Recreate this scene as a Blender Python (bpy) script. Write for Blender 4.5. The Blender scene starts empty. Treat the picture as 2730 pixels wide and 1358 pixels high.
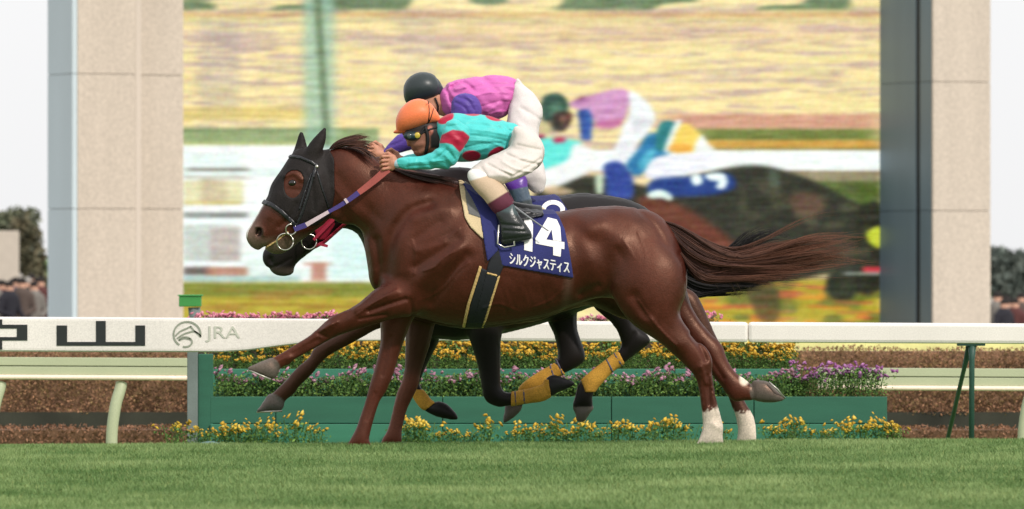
import bpy, bmesh, math, random
import numpy as np
from mathutils import Vector, Matrix
from mathutils.bvhtree import BVHTree

random.seed(7); RNG = np.random.default_rng(7)
SC = bpy.context.scene
COL = SC.collection

# ------------------------------------------------------------------ camera, sky, sun, exposure
LENS, DIST, CAMZ = 284.0, 50.0, 1.186
FPX = 2730.0 * LENS / 36.0
cam = bpy.data.cameras.new('camera'); cam_o = bpy.data.objects.new('camera', cam); COL.objects.link(cam_o)
cam.lens = LENS; cam.sensor_width = 36.0; cam.sensor_fit = 'HORIZONTAL'
cam.clip_start = 1.0; cam.clip_end = 6000.0
cam_o.location = (0, -DIST, CAMZ); cam_o.rotation_euler = (math.radians(90), 0, 0)
cam.dof.use_dof = True; cam.dof.focus_distance = DIST - 0.2; cam.dof.aperture_fstop = 6.4
SC.camera = cam_o

SUN_AZ, SUN_EL = math.radians(36), math.radians(38)      # sun to the right, behind the camera
sun_dir = Vector((math.sin(SUN_AZ) * math.cos(SUN_EL), -math.cos(SUN_AZ) * math.cos(SUN_EL), math.sin(SUN_EL)))
world = bpy.data.worlds.new('World'); SC.world = world; world.use_nodes = True
wn, wl = world.node_tree.nodes, world.node_tree.links
bg = wn['Background']
sky = wn.new('ShaderNodeTexSky'); sky.sky_type = 'NISHITA'; sky.sun_disc = False
sky.sun_elevation = SUN_EL; sky.sun_rotation = math.radians(180) - SUN_AZ
sky.dust_density = 1.5; sky.air_density = 1.0; sky.ozone_density = 1.0; sky.altitude = 20
hsv = wn.new('ShaderNodeHueSaturation'); hsv.inputs['Saturation'].default_value = 0.22   # hazy, nearly white winter sky
veil = wn.new('ShaderNodeMix'); veil.data_type = 'RGBA'; veil.inputs['Factor'].default_value = 0.88    # thin even cloud over the sky
# an overcast veil is brighter overhead than at the horizon
geo = wn.new('ShaderNodeTexCoord'); sep = wn.new('ShaderNodeSeparateXYZ'); wl.new(geo.outputs['Generated'], sep.inputs[0])
vr = wn.new('ShaderNodeMapRange'); vr.inputs['From Min'].default_value = 0.0; vr.inputs['From Max'].default_value = 1.0
vr.inputs['To Min'].default_value = 6.5; vr.inputs['To Max'].default_value = 7.8; wl.new(sep.outputs['Z'], vr.inputs['Value'])
vc = wn.new('ShaderNodeCombineColor'); wl.new(vr.outputs[0], vc.inputs[0]); wl.new(vr.outputs[0], vc.inputs[1])
vb = wn.new('ShaderNodeMath'); vb.operation = 'MULTIPLY'; vb.inputs[1].default_value = 1.01; wl.new(vr.outputs[0], vb.inputs[0]); wl.new(vb.outputs[0], vc.inputs[2])
wl.new(vc.outputs[0], veil.inputs['B'])
wl.new(sky.outputs[0], hsv.inputs['Color']); wl.new(hsv.outputs[0], veil.inputs['A']); wl.new(veil.outputs['Result'], bg.inputs['Color'])
bg.inputs['Strength'].default_value = 0.15
sun = bpy.data.lights.new('sun', 'SUN'); sun_o = bpy.data.objects.new('sun', sun); COL.objects.link(sun_o)
sun.energy = 2.7; sun.angle = math.radians(3.0); sun.color = (1.0, 0.92, 0.84)
sun_o.rotation_euler = sun_dir.to_track_quat('Z', 'Y').to_euler(); sun_o.location = (20, -60, 40)
SC.view_settings.view_transform = 'Standard'; SC.view_settings.look = 'None'
SC.view_settings.exposure = 0.0; SC.view_settings.gamma = 1.0; SC.view_settings.use_curve_mapping = False

# ------------------------------------------------------------------ small helpers
def S(r, g, b):
    def f(c):
        c /= 255.0
        return c / 12.92 if c <= 0.04045 else ((c + 0.055) / 1.055) ** 2.4
    return (f(r), f(g), f(b))

def P(px, py, y):                       # a point of the photograph at depth y behind the near horse
    d = DIST + y
    return ((px - 1365.0) * d / FPX, y, CAMZ - (py - 679.0) * d / FPX)

def V(px, py, y): return Vector(P(px, py, y))

def tag(o, label=None, cat=None, group=None, kind=None):
    if label: o['label'] = label
    if cat: o['category'] = cat
    if group: o['group'] = group
    if kind: o['kind'] = kind
    return o

def empty(name, loc, label=None, cat=None, group=None):
    o = bpy.data.objects.new(name, None); COL.objects.link(o); o.location = loc
    o.empty_display_size = 0.1
    return tag(o, label, cat, group)

def link(name, me, m=None, parent=None):
    o = bpy.data.objects.new(name, me); COL.objects.link(o)
    if m is not None and not me.materials: me.materials.append(m)
    if parent is not None:
        o.parent = parent
        p, acc = parent, Vector((0, 0, 0))
        while p is not None: acc += p.location; p = p.parent
        o.location = -acc
    return o

def mesh(name, verts, faces, colors=None, smooth=True):
    me = bpy.data.meshes.new(name)
    verts = np.asarray(verts, dtype=np.float32); n = len(verts)
    if isinstance(faces, np.ndarray):
        k = faces.shape[1]; nf = len(faces)
        me.vertices.add(n); me.vertices.foreach_set('co', verts.ravel())
        me.loops.add(nf * k); me.loops.foreach_set('vertex_index', faces.ravel().astype(np.int32))
        me.polygons.add(nf)
        me.polygons.foreach_set('loop_start', np.arange(0, nf * k, k, dtype=np.int32))
        me.update(calc_edges=True)
    else:
        me.from_pydata([tuple(map(float, v)) for v in verts], [], faces)
    if colors is not None:
        c = np.ones((n, 4), np.float32); c[:, :3] = colors
        at = me.attributes.new('Col', 'FLOAT_COLOR', 'POINT'); at.data.foreach_set('color', c.ravel())
    if smooth: me.polygons.foreach_set('use_smooth', np.ones(len(me.polygons), bool))
    me.validate(); me.update()
    return me

def mat(name, col=(0.5, 0.5, 0.5), attr=False, rough=0.6, var=0.12, vscale=6.0, bump=0.0, bscale=80.0,
        spec=0.4, sheen=0.0, metallic=0.0, emit=0.0, vstretch=None, trans=0.0, bump2=0.0, b2scale=14.0, b2stretch=(1, 1, 1), rvar=0.0, grain=0.10, gscale=130.0):
    m = bpy.data.materials.new(name); m.use_nodes = True
    nt = m.node_tree; N, L = nt.nodes, nt.links
    b = N['Principled BSDF']
    b.inputs['Roughness'].default_value = rough; b.inputs['Metallic'].default_value = metallic
    b.inputs['Specular IOR Level'].default_value = spec
    b.inputs['Sheen Weight'].default_value = sheen; b.inputs['Sheen Roughness'].default_value = 0.4
    tc = N.new('ShaderNodeTexCoord'); mp = N.new('ShaderNodeMapping')
    L.new(tc.outputs['Object'], mp.inputs['Vector'])
    if vstretch: mp.inputs['Scale'].default_value = vstretch
    nz = N.new('ShaderNodeTexNoise'); nz.inputs['Scale'].default_value = vscale; nz.inputs['Detail'].default_value = 5
    L.new(mp.outputs[0], nz.inputs['Vector'])
    mr = N.new('ShaderNodeMapRange'); mr.inputs['From Min'].default_value = 0.25; mr.inputs['From Max'].default_value = 0.75
    mr.inputs['To Min'].default_value = 1 - var; mr.inputs['To Max'].default_value = 1 + var
    L.new(nz.outputs['Fac'], mr.inputs['Value'])
    mx = N.new('ShaderNodeMix'); mx.data_type = 'RGBA'; mx.blend_type = 'MULTIPLY'; mx.inputs['Factor'].default_value = 1
    if attr:
        a = N.new('ShaderNodeAttribute'); a.attribute_name = 'Col'; src = a.outputs['Color']
    else:
        a = N.new('ShaderNodeRGB'); a.outputs[0].default_value = (*col, 1); src = a.outputs[0]
    # fine surface grain: weave, pores, dust
    ng = N.new('ShaderNodeTexNoise'); ng.inputs['Scale'].default_value = gscale; ng.inputs['Detail'].default_value = 2; L.new(tc.outputs['Object'], ng.inputs['Vector'])
    mg = N.new('ShaderNodeMapRange'); mg.inputs['From Min'].default_value = 0.3; mg.inputs['From Max'].default_value = 0.7
    mg.inputs['To Min'].default_value = 1 - grain; mg.inputs['To Max'].default_value = 1 + grain; L.new(ng.outputs['Fac'], mg.inputs['Value'])
    mm = N.new('ShaderNodeMath'); mm.operation = 'MULTIPLY'; L.new(mr.outputs[0], mm.inputs[0]); L.new(mg.outputs[0], mm.inputs[1])
    L.new(src, mx.inputs['A']); L.new(mm.outputs[0], mx.inputs['B']); L.new(mx.outputs['Result'], b.inputs['Base Color'])
    if emit:
        L.new(mx.outputs['Result'], b.inputs['Emission Color']); b.inputs['Emission Strength'].default_value = emit
    if trans: b.inputs['Transmission Weight'].default_value = trans
    if bump:
        n2 = N.new('ShaderNodeTexNoise'); n2.inputs['Scale'].default_value = bscale; n2.inputs['Detail'].default_value = 4
        L.new(mp.outputs[0], n2.inputs['Vector'])
        bp = N.new('ShaderNodeBump'); bp.inputs['Strength'].default_value = bump; bp.inputs['Distance'].default_value = 0.01
        L.new(n2.outputs['Fac'], bp.inputs['Height']); L.new(bp.outputs[0], b.inputs['Normal'])
        if bump2:
            m3 = N.new('ShaderNodeMapping'); m3.inputs['Scale'].default_value = b2stretch; L.new(tc.outputs['Object'], m3.inputs['Vector'])
            n3 = N.new('ShaderNodeTexNoise'); n3.inputs['Scale'].default_value = b2scale; n3.inputs['Detail'].default_value = 3; L.new(m3.outputs[0], n3.inputs['Vector'])
            b3 = N.new('ShaderNodeBump'); b3.inputs['Strength'].default_value = bump2; b3.inputs['Distance'].default_value = 0.03
            L.new(n3.outputs['Fac'], b3.inputs['Height']); L.new(b3.outputs[0], bp.inputs['Normal'])
    if rvar:
        r2 = N.new('ShaderNodeMapRange'); r2.inputs['From Min'].default_value = 0.3; r2.inputs['From Max'].default_value = 0.7
        r2.inputs['To Min'].default_value = rough - rvar; r2.inputs['To Max'].default_value = rough + rvar
        L.new(nz.outputs['Fac'], r2.inputs['Value']); L.new(r2.outputs[0], b.inputs['Roughness'])
    return m

def hexa(name, p, m=None, parent=None, bevel=0.0):           # box from 8 corners: 4 low (ccw), 4 high
    f = [(3, 2, 1, 0), (4, 5, 6, 7), (0, 1, 5, 4), (1, 2, 6, 5), (2, 3, 7, 6), (3, 0, 4, 7)]
    me = bpy.data.meshes.new(name); bm = bmesh.new()
    vs = [bm.verts.new(q) for q in p]
    for q in f: bm.faces.new([vs[i] for i in q])
    bmesh.ops.recalc_face_normals(bm, faces=bm.faces)
    if bevel: bmesh.ops.bevel(bm, geom=bm.edges[:], offset=bevel, segments=2, profile=0.5, affect='EDGES')
    bm.to_mesh(me); bm.free()
    return link(name, me, m, parent)

def box(name, x0, x1, y0, y1, z0, z1, m=None, parent=None, bevel=0.0, slope=0.0, yslope=0.0):
    c = [(x0, y0, z0), (x1, y0, z0), (x1, y1, z0), (x0, y1, z0), (x0, y0, z1), (x1, y0, z1), (x1, y1, z1), (x0, y1, z1)]
    c = [(x, y, z + slope * x) for x, y, z in c]
    return hexa(name, c, m, parent, bevel)

def boxpx(name, x0, x1, py0, py1, y, depth, m=None, parent=None, bevel=0.0, slope=0.0):
    a, b = P(x0, py1, y), P(x1, py0, y)
    return box(name, a[0], b[0], y, y + depth, a[2], b[2], m, parent, bevel, slope)

def tube_arrays(pts, rad, sides=6):
    pts = np.asarray(pts, float); n = len(pts); rad = np.broadcast_to(np.asarray(rad, float), (n,))
    t = np.gradient(pts, axis=0); t /= np.linalg.norm(t, axis=1)[:, None] + 1e-9
    ref = np.array([0.13, 0.97, 0.2]); a = np.cross(t, ref); a /= np.linalg.norm(a, axis=1)[:, None] + 1e-9
    b = np.cross(t, a)
    ang = np.linspace(0, 2 * np.pi, sides, endpoint=False)
    v = pts[:, None] + rad[:, None, None] * (np.cos(ang)[None, :, None] * a[:, None] + np.sin(ang)[None, :, None] * b[:, None])
    i = np.arange(n - 1)[:, None] * sides; j = np.arange(sides)[None]; j2 = (j + 1) % sides
    f = np.stack([i + j, i + j2, i + sides + j2, i + sides + j], -1).reshape(-1, 4)
    return v.reshape(-1, 3), f

def tube(name, pts, rad, m, parent=None, sides=8, caps=True):
    v, f = tube_arrays(pts, rad, sides)
    me = mesh(name, v, [tuple(q) for q in f.tolist()] + ([tuple(range(sides))[::-1], tuple(range(len(v) - sides, len(v)))] if caps else []))
    return link(name, me, m, parent)

def catmull(pts, closed=True, sub=5):
    p = np.asarray(pts, float); n = len(p); out = []
    rng_ = range(n) if closed else range(n - 1)
    for i in rng_:
        if closed: a, b, c, d = p[(i - 1) % n], p[i], p[(i + 1) % n], p[(i + 2) % n]
        else: a, b, c, d = p[max(i - 1, 0)], p[i], p[i + 1], p[min(i + 2, n - 1)]
        for t in np.arange(sub) / sub:
            out.append(0.5 * (2 * b + (c - a) * t + (2 * a - 5 * b + 4 * c - d) * t * t + (3 * b - a - 3 * c + d) * t ** 3))
    if not closed: out.append(p[-1])
    return np.array(out)

def poly_sd(X, Z, p):                                        # signed distance to a polygon, negative inside
    d2 = np.full(X.shape, 1e9, np.float32); ins = np.zeros(X.shape, bool); n = len(p)
    for i in range(n):
        a, b = p[i], p[(i + 1) % n]
        e = b - a; L2 = e @ e + 1e-12
        t = np.clip(((X - a[0]) * e[0] + (Z - a[1]) * e[1]) / L2, 0, 1)
        d2 = np.minimum(d2, (X - a[0] - t * e[0]) ** 2 + (Z - a[1] - t * e[1]) ** 2)
        c = ((a[1] > Z) != (b[1] > Z)) & (X < (b[0] - a[0]) * (Z - a[1]) / (b[1] - a[1] + 1e-12) + a[0])
        ins ^= c
    d = np.sqrt(d2)
    return np.where(ins, -d, d)

def line_d(X, Z, p):
    d2 = np.full(X.shape, 1e9, np.float32)
    for i in range(len(p) - 1):
        a, b = p[i], p[i + 1]; e = b - a; L2 = e @ e + 1e-12
        t = np.clip(((X - a[0]) * e[0] + (Z - a[1]) * e[1]) / L2, 0, 1)
        d2 = np.minimum(d2, (X - a[0] - t * e[0]) ** 2 + (Z - a[1] - t * e[1]) ** 2)
    return np.sqrt(d2)

def poisson(mask, h):                                        # laplacian u = -1 inside, 0 outside: a smooth inflation
    def relax(u, m, hh, it):
        for _ in range(it):
            q = np.zeros_like(u)
            q[1:-1, 1:-1] = 0.25 * (u[2:, 1:-1] + u[:-2, 1:-1] + u[1:-1, 2:] + u[1:-1, :-2] + hh * hh)
            u = np.where(m, q, 0)
        return u
    levels = [(mask, h)]
    while min(levels[-1][0].shape) > 24:
        m, hh = levels[-1]; levels.append((m[::2, ::2], hh * 2))
    u = relax(np.zeros(levels[-1][0].shape), levels[-1][0], levels[-1][1], 500)
    for m, hh in levels[-2::-1]:
        up = np.repeat(np.repeat(u, 2, 0), 2, 1)[:m.shape[0], :m.shape[1]]
        u = relax(np.where(m, up, 0), m, hh, 120 if m.size < 40000 else 70)
    return u

def smin(a, b, k):
    h = np.maximum(k - np.abs(a - b), 0) / k
    return np.minimum(a, b) - h * h * (k * 0.25)

class Field:
    """Solid figure: traced side outlines, each inflated to its own depth and place, blended together."""
    def __init__(s, y0, h): s.y0, s.h, s.parts, s.caps = y0, h, [], []
    def m2(s, pts):
        p = np.asarray(pts, float); d = DIST + s.y0
        return np.stack([(p[:, 0] - 1365) * d / FPX, CAMZ - (p[:, 1] - 679) * d / FPX], 1)
    def add(s, poly, yc=0.0, aspect=1.0, k=0.03, pid=0, relief=(), smooth=True, shrink=0.0, wob=None):
        s.parts.append((s.m2(catmull(poly) if smooth else poly), yc, aspect, k, pid, relief, shrink, wob)); return s
    def cap(s, a, b, r0, r1, k=0.01, pid=0):                 # capsule between (px,py,y) points, radii in metres
        s.caps.append((a, b, r0, r1, k, pid)); return s
    def w3(s, q):
        x, z = s.m2([q[:2]])[0]; return np.array([x, q[2], z])
    def build(s):
        h = s.h; lo = np.array([1e9] * 3); hi = -lo
        for p, yc, a, k, pid, rel, sh, wob in s.parts:
            ext = max(np.ptp(p[:, 0]), np.ptp(p[:, 1])) ; ymax = max(abs(q) for q in (yc[:2] if isinstance(yc, tuple) else (yc,)))
            lo[0] = min(lo[0], p[:, 0].min()); hi[0] = max(hi[0], p[:, 0].max()); lo[2] = min(lo[2], p[:, 1].min()); hi[2] = max(hi[2], p[:, 1].max())
        data = []
        for A, B, r0, r1, k, pid in s.caps:
            a, b = s.w3(A), s.w3(B); r = max(r0, r1); data.append((a, b, r0, r1, k, pid))
            lo = np.minimum(lo, np.minimum(a, b) - r); hi = np.maximum(hi, np.maximum(a, b) + r)
        lo[[0, 2]] -= 0.05; hi[[0, 2]] += 0.05
        xs = np.arange(lo[0], hi[0], h, np.float32); zs = np.arange(lo[2], hi[2], h, np.float32)
        prep = []
        for p, yc, a, k, pid, rel, sh, wob in s.parts:
            mg = k + 0.045
            i0, i1 = np.searchsorted(xs, [p[:, 0].min() - mg, p[:, 0].max() + mg]); k0, k1 = np.searchsorted(zs, [p[:, 1].min() - mg, p[:, 1].max() + mg])
            X, Z = np.meshgrid(xs[i0:i1], zs[k0:k1], indexing='ij')
            sd = poly_sd(X, Z, p); mask = sd < 0
            u = poisson(np.pad(mask, 1), h)[1:-1, 1:-1]
            R = math.sqrt(2 * u.max() + 1e-9)
            u = np.where(mask, u, -(0.6 * R * sd + sd * sd * 0.5)).astype(np.float32)
            u = np.where(np.abs(sd) < 1.6 * h, -0.6 * R * sd * 0.5 + u * 0.5, u)
            gx, gz = np.gradient(u, h); g2 = (gx * gx + gz * gz).astype(np.float32)
            r2 = np.zeros_like(u)
            for pl, wpx, amp in rel:
                dd = line_d(X, Z, s.m2(catmull(pl, False, 4))); w = wpx * (DIST + s.y0) / FPX
                r2 += amp * np.exp(-(dd / w) ** 2)
            if wob is not None: r2 = r2 + wob(X, Z)
            if isinstance(yc, tuple):                        # (y at px-row a, y at px-row b, row a, row b)
                za, zb = s.m2([(0, yc[2]), (0, yc[3])])[:, 1]
                Y0 = (yc[0] + (yc[1] - yc[0]) * np.clip((Z - za) / (zb - za), 0, 1)).astype(np.float32)
            else: Y0 = np.full_like(u, yc)
            W = a * R
            lo[1] = min(lo[1], Y0.min() - W - 0.03); hi[1] = max(hi[1], Y0.max() + W + 0.03)
            prep.append((i0, i1, k0, k1, u, g2, Y0, W, a, k, pid, r2.astype(np.float32), sh, mg))
        lo[1] -= 0.03; hi[1] += 0.03
        ys = np.arange(lo[1], hi[1], h, np.float32)
        f = np.full((len(xs), len(ys), len(zs)), 0.5, np.float32); pidg = np.zeros(f.shape, np.uint8)
        def put(sl, g, k, pid):
            cur = f[sl]; pidg[sl] = np.where(g < cur, pid, pidg[sl]); f[sl] = smin(cur, g, k)
        for i0, i1, k0, k1, u, g2, Y0, W, a, k, pid, r2, sh, mg in prep:
            j0, j1 = np.searchsorted(ys, [Y0.min() - W - mg, Y0.max() + W + mg])
            yy = ys[None, j0:j1, None] - Y0[:, None, :]
            g = yy * yy - (2 * a * a) * u[:, None, :]
            g /= np.sqrt(4 * yy * yy + (4 * a ** 4) * g2[:, None, :] + 1e-4)
            g -= r2[:, None, :]; g += sh
            put((slice(i0, i1), slice(j0, j1), slice(k0, k1)), g, k, pid)
        for a, b, r0, r1, k, pid in data:
            r = max(r0, r1) + k + 0.03
            i0, i1 = np.searchsorted(xs, [min(a[0], b[0]) - r, max(a[0], b[0]) + r]); j0, j1 = np.searchsorted(ys, [min(a[1], b[1]) - r, max(a[1], b[1]) + r])
            k0, k1 = np.searchsorted(zs, [min(a[2], b[2]) - r, max(a[2], b[2]) + r])
            X = xs[i0:i1, None, None]; Y = ys[None, j0:j1, None]; Z = zs[None, None, k0:k1]
            e = b - a; L2 = e @ e + 1e-12
            t = np.clip(((X - a[0]) * e[0] + (Y - a[1]) * e[1] + (Z - a[2]) * e[2]) / L2, 0, 1)
            g = np.sqrt((X - a[0] - t * e[0]) ** 2 + (Y - a[1] - t * e[1]) ** 2 + (Z - a[2] - t * e[2]) ** 2) - (r0 + (r1 - r0) * t)
            put((slice(i0, i1), slice(j0, j1), slice(k0, k1)), g.astype(np.float32), k, pid)
        s.xs, s.ys, s.zs, s.f, s.pid = xs, ys, zs, f, pidg
        return s
    def px(s, v):                                            # vertex positions back to photo columns and rows
        d = DIST + s.y0
        return 1365 + v[:, 0] * FPX / d, 679 - (v[:, 2] - CAMZ) * FPX / d
    def surface(s, f=None, off=(0, 0, 0), smooth=1):
        if f is None: f = s.f
        v, q = surface_nets(f)
        ijk = np.clip(np.round(v).astype(int) + off, 0, np.array(s.f.shape) - 1)
        ids = s.pid[ijk[:, 0], ijk[:, 1], ijk[:, 2]]
        v = v * s.h + np.array([s.xs[off[0]], s.ys[off[1]], s.zs[off[2]]])
        for _ in range(smooth): v = laplace(v, q)
        v[:, 1] += s.y0
        return v, q, ids
    def shell(s, poly, t, ymin=None, ymax=None, smooth=False, hole=None, thick=None, sub=1):
        """A layer worn on the figure: the figure's surface pushed out by t, cut to an outline."""
        p = s.m2(catmull(poly) if smooth else poly); mg = 0.03
        i0, i1 = np.searchsorted(s.xs, [p[:, 0].min() - mg, p[:, 0].max() + mg]); k0, k1 = np.searchsorted(s.zs, [p[:, 1].min() - mg, p[:, 1].max() + mg])
        X, Z = np.meshgrid(s.xs[i0:i1], s.zs[k0:k1], indexing='ij')
        sd = poly_sd(X, Z, p)
        if hole is not None: sd = np.maximum(sd, -poly_sd(X, Z, s.m2(catmull(hole))))
        g = np.maximum(s.f[i0:i1, :, k0:k1] - t, sd[:, None, :])
        if thick: g = np.maximum(g, -(s.f[i0:i1, :, k0:k1] - t + thick))
        Y = s.ys[None, :, None]
        if ymin is not None: g = np.maximum(g, ymin - Y)
        if ymax is not None: g = np.maximum(g, Y - ymax)
        g = np.pad(g, 1, constant_values=0.2)
        return s.surface_off(g.astype(np.float32), i0 - 1, k0 - 1)
    def surface_off(s, g, i0, k0):
        v, q = surface_nets(g)
        v = v * s.h + np.array([s.xs[0] + i0 * s.h, s.ys[0] - s.h, s.zs[0] + k0 * s.h])
        v = laplace(v, q, 0.35); v[:, 1] += s.y0
        return v, q

def laplace(v, q, w=0.5):
    acc = np.zeros_like(v); cnt = np.zeros(len(v))
    for a, b in ((0, 1), (1, 2), (2, 3), (3, 0)):
        for i, j in ((a, b), (b, a)):
            for c in range(3): acc[:, c] += np.bincount(q[:, i], v[q[:, j], c], len(v))
            cnt += np.bincount(q[:, i], minlength=len(v))
    return v * (1 - w) + w * acc / np.maximum(cnt, 1)[:, None]

def surface_nets(f):
    s = f < 0
    n0 = [d - 1 for d in f.shape]
    cnt = np.zeros(n0, np.uint8)
    for dx in (0, 1):
        for dy in (0, 1):
            for dz in (0, 1): cnt += s[dx:dx + n0[0], dy:dy + n0[1], dz:dz + n0[2]]
    act = (cnt > 0) & (cnt < 8)
    idx = np.argwhere(act); vid = np.full(n0, -1, np.int32); vid[act] = np.arange(len(idx))
    offs = np.array([(a, b, c) for a in (0, 1) for b in (0, 1) for c in (0, 1)])
    val = np.stack([f[idx[:, 0] + o[0], idx[:, 1] + o[1], idx[:, 2] + o[2]] for o in offs], 1)
    acc = np.zeros((len(idx), 3)); n = np.zeros(len(idx))
    for i in range(8):
        for j in range(i + 1, 8):
            if np.abs(offs[i] - offs[j]).sum() != 1: continue
            va, vb = val[:, i], val[:, j]; m = (va < 0) != (vb < 0)
            t = np.where(m, va / np.where(m, va - vb, 1), 0)
            acc += m[:, None] * (offs[i] + t[:, None] * (offs[j] - offs[i])); n += m
    v = idx + acc / np.maximum(n, 1)[:, None]
    quads = []
    for ax in range(3):
        o1, o2 = [a for a in range(3) if a != ax]
        sl0 = [slice(None)] * 3; sl1 = [slice(None)] * 3
        sl0[ax] = slice(0, -1); sl1[ax] = slice(1, None)
        for o in (o1, o2): sl0[o] = slice(1, -1); sl1[o] = slice(1, -1)
        a, b = s[tuple(sl0)], s[tuple(sl1)]
        e = np.argwhere(a != b); e[:, o1] += 1; e[:, o2] += 1
        if len(e) == 0: continue
        flip = s[e[:, 0], e[:, 1], e[:, 2]]
        def cid(d1, d2):
            c = e.copy(); c[:, o1] -= d1; c[:, o2] -= d2
            return vid[c[:, 0], c[:, 1], c[:, 2]]
        q = np.stack([cid(1, 1), cid(0, 1), cid(0, 0), cid(1, 0)], 1)
        if ax == 1: flip = ~flip
        q = np.where(flip[:, None], q, q[:, ::-1]); quads.append(q)
    return v, np.concatenate(quads)

def strip(pts, w):                                           # a band of the given width (px) along a line
    p = np.asarray(pts, float); t = np.gradient(p, axis=0); t /= np.linalg.norm(t, axis=1)[:, None]
    n = np.stack([-t[:, 1], t[:, 0]], 1); w = np.broadcast_to(np.asarray(w, float), (len(p),))[:, None] / 2
    return np.concatenate([p + n * w, (p - n * w)[::-1]])

def shellobj(name, F, poly, t, m, parent, **kw):
    v, q = F.shell(poly, t, **kw)
    return link(name, mesh(name, v, q), m, parent)

def bvh_of(o):
    me = o.data; ofs = o.matrix_basis.translation.copy(); p = o.parent
    while p is not None: ofs += p.location; p = p.parent
    return BVHTree.FromPolygons([v.co + ofs for v in me.vertices], [tuple(p.vertices) for p in me.polygons])

def surf(bvhs, px, py, y0):                                  # where the view from the track side meets a figure
    x, _, z = P(px, py, y0); best = None
    for b in (bvhs if isinstance(bvhs, (list, tuple)) else [bvhs]):
        h = b.ray_cast(Vector((x, y0 - 3, z)), Vector((0, 1, 0)))
        if h[0] is not None and (best is None or h[0].y < best.y): best = h[0]
    return best

def value_noise(x, y, seed=0):
    xi, yi = np.floor(x).astype(np.int64), np.floor(y).astype(np.int64)
    fx, fy = x - xi, y - yi; fx = fx * fx * (3 - 2 * fx); fy = fy * fy * (3 - 2 * fy)
    def r(a, b):
        n = (a * 374761393 + b * 668265263 + seed * 69069) & 0xFFFFFFFF
        n = ((n ^ (n >> 13)) * 1274126177) & 0xFFFFFFFF
        return ((n ^ (n >> 16)) & 0xFFFF) / 65535.0
    return (r(xi, yi) * (1 - fx) + r(xi + 1, yi) * fx) * (1 - fy) + (r(xi, yi + 1) * (1 - fx) + r(xi + 1, yi + 1) * fx) * fy
# ------------------------------------------------------------------ ground
def gz(x, y):
    y = np.asarray(y, float); x = np.asarray(x, float)
    base = np.interp(y, [-400, -0.3, 1.0, 2.4, 5.0, 22, 45, 5000], [0, 0, -0.018, -0.13, -0.30, -0.30, -1.35, -1.35])
    return base + 0.006 * np.clip(x, -6, 6) * np.clip((6 - y) / 4, 0, 1)
gx_ = np.concatenate([[-3000, -800, -200, -60, -20], np.linspace(-8, 8, 33), [20, 60, 200, 800, 3000]])
gy_ = np.concatenate([[-400, -120, -60, -45, -30], np.linspace(-20, 8, 57), [12, 17, 22, 30, 38, 45, 60, 90, 140, 220, 500, 1500, 4500]])
GX, GY = np.meshgrid(gx_, gy_, indexing='ij')
gv = np.stack([GX, GY, gz(GX, GY)], -1).reshape(-1, 3); ny_ = len(gy_)
ii, jj = np.meshgrid(np.arange(len(gx_) - 1), np.arange(ny_ - 1), indexing='ij')
gf = np.stack([ii * ny_ + jj, (ii + 1) * ny_ + jj, (ii + 1) * ny_ + jj + 1, ii * ny_ + jj + 1], -1).reshape(-1, 4)
M_turf = mat('turf_soil', S(98, 128, 74), rough=0.9, var=0.2, vscale=1.2, bump=0.5, bscale=40, spec=0.1)
tag(link('turf_ground', mesh('turf_ground', gv, gf), M_turf), kind='structure')

# standing grass of the course, one blade a triangle
nb = 560000
by = RNG.uniform(-13.6, 4.6, nb); bx = RNG.uniform(-1, 1, nb) * (0.0655 * (by + DIST) + 0.5)
hgt = RNG.uniform(0.020, 0.042, nb); wid = RNG.uniform(0.0025, 0.005, nb)
pn = value_noise(bx * 0.9, by * 0.7, 3) * 0.4 + value_noise(bx * 2.3 + 9, by * 1.9, 5) * 0.35 + value_noise(bx * 6 + 9, by * 3.5, 6) * 0.25
hgt *= 0.75 + 0.5 * pn
ang = RNG.uniform(0, np.pi, nb); lx = RNG.normal(0, 0.022, nb); ly = RNG.normal(0, 0.02, nb)
bz = gz(bx, by) - 0.004
cx, cy = np.cos(ang) * wid, np.sin(ang) * wid
v = np.empty((nb, 3, 3), np.float32)
v[:, 0] = np.stack([bx - cx, by - cy, bz], 1); v[:, 1] = np.stack([bx + cx, by + cy, bz], 1)
v[:, 2] = np.stack([bx + lx, by + ly, bz + hgt], 1)
ca, cb, cc = np.array(S(114, 139, 84)), np.array(S(138, 158, 102)), np.array(S(86, 116, 62))
pp = np.clip((pn - 0.5) * 1.9 + 0.5 + RNG.normal(0, 0.14, nb), 0, 1)[:, None]
bc = np.where(pp > 0.5, ca + (cb - ca) * (pp - 0.5) * 2, cc + (ca - cc) * pp * 2)
dry = RNG.random(nb) < 0.05; bc[dry] = np.array(S(136, 146, 88))
M_grass = mat('grass_blade', attr=True, rough=0.6, var=0.05, spec=0.2)
gme = mesh('turf_grass', v.reshape(-1, 3), np.arange(nb * 3).reshape(-1, 3), np.repeat(bc, 3, 0), smooth=False)
tag(link('turf_grass', gme, M_grass), 'short green racecourse grass', 'grass', kind='stuff')

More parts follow.
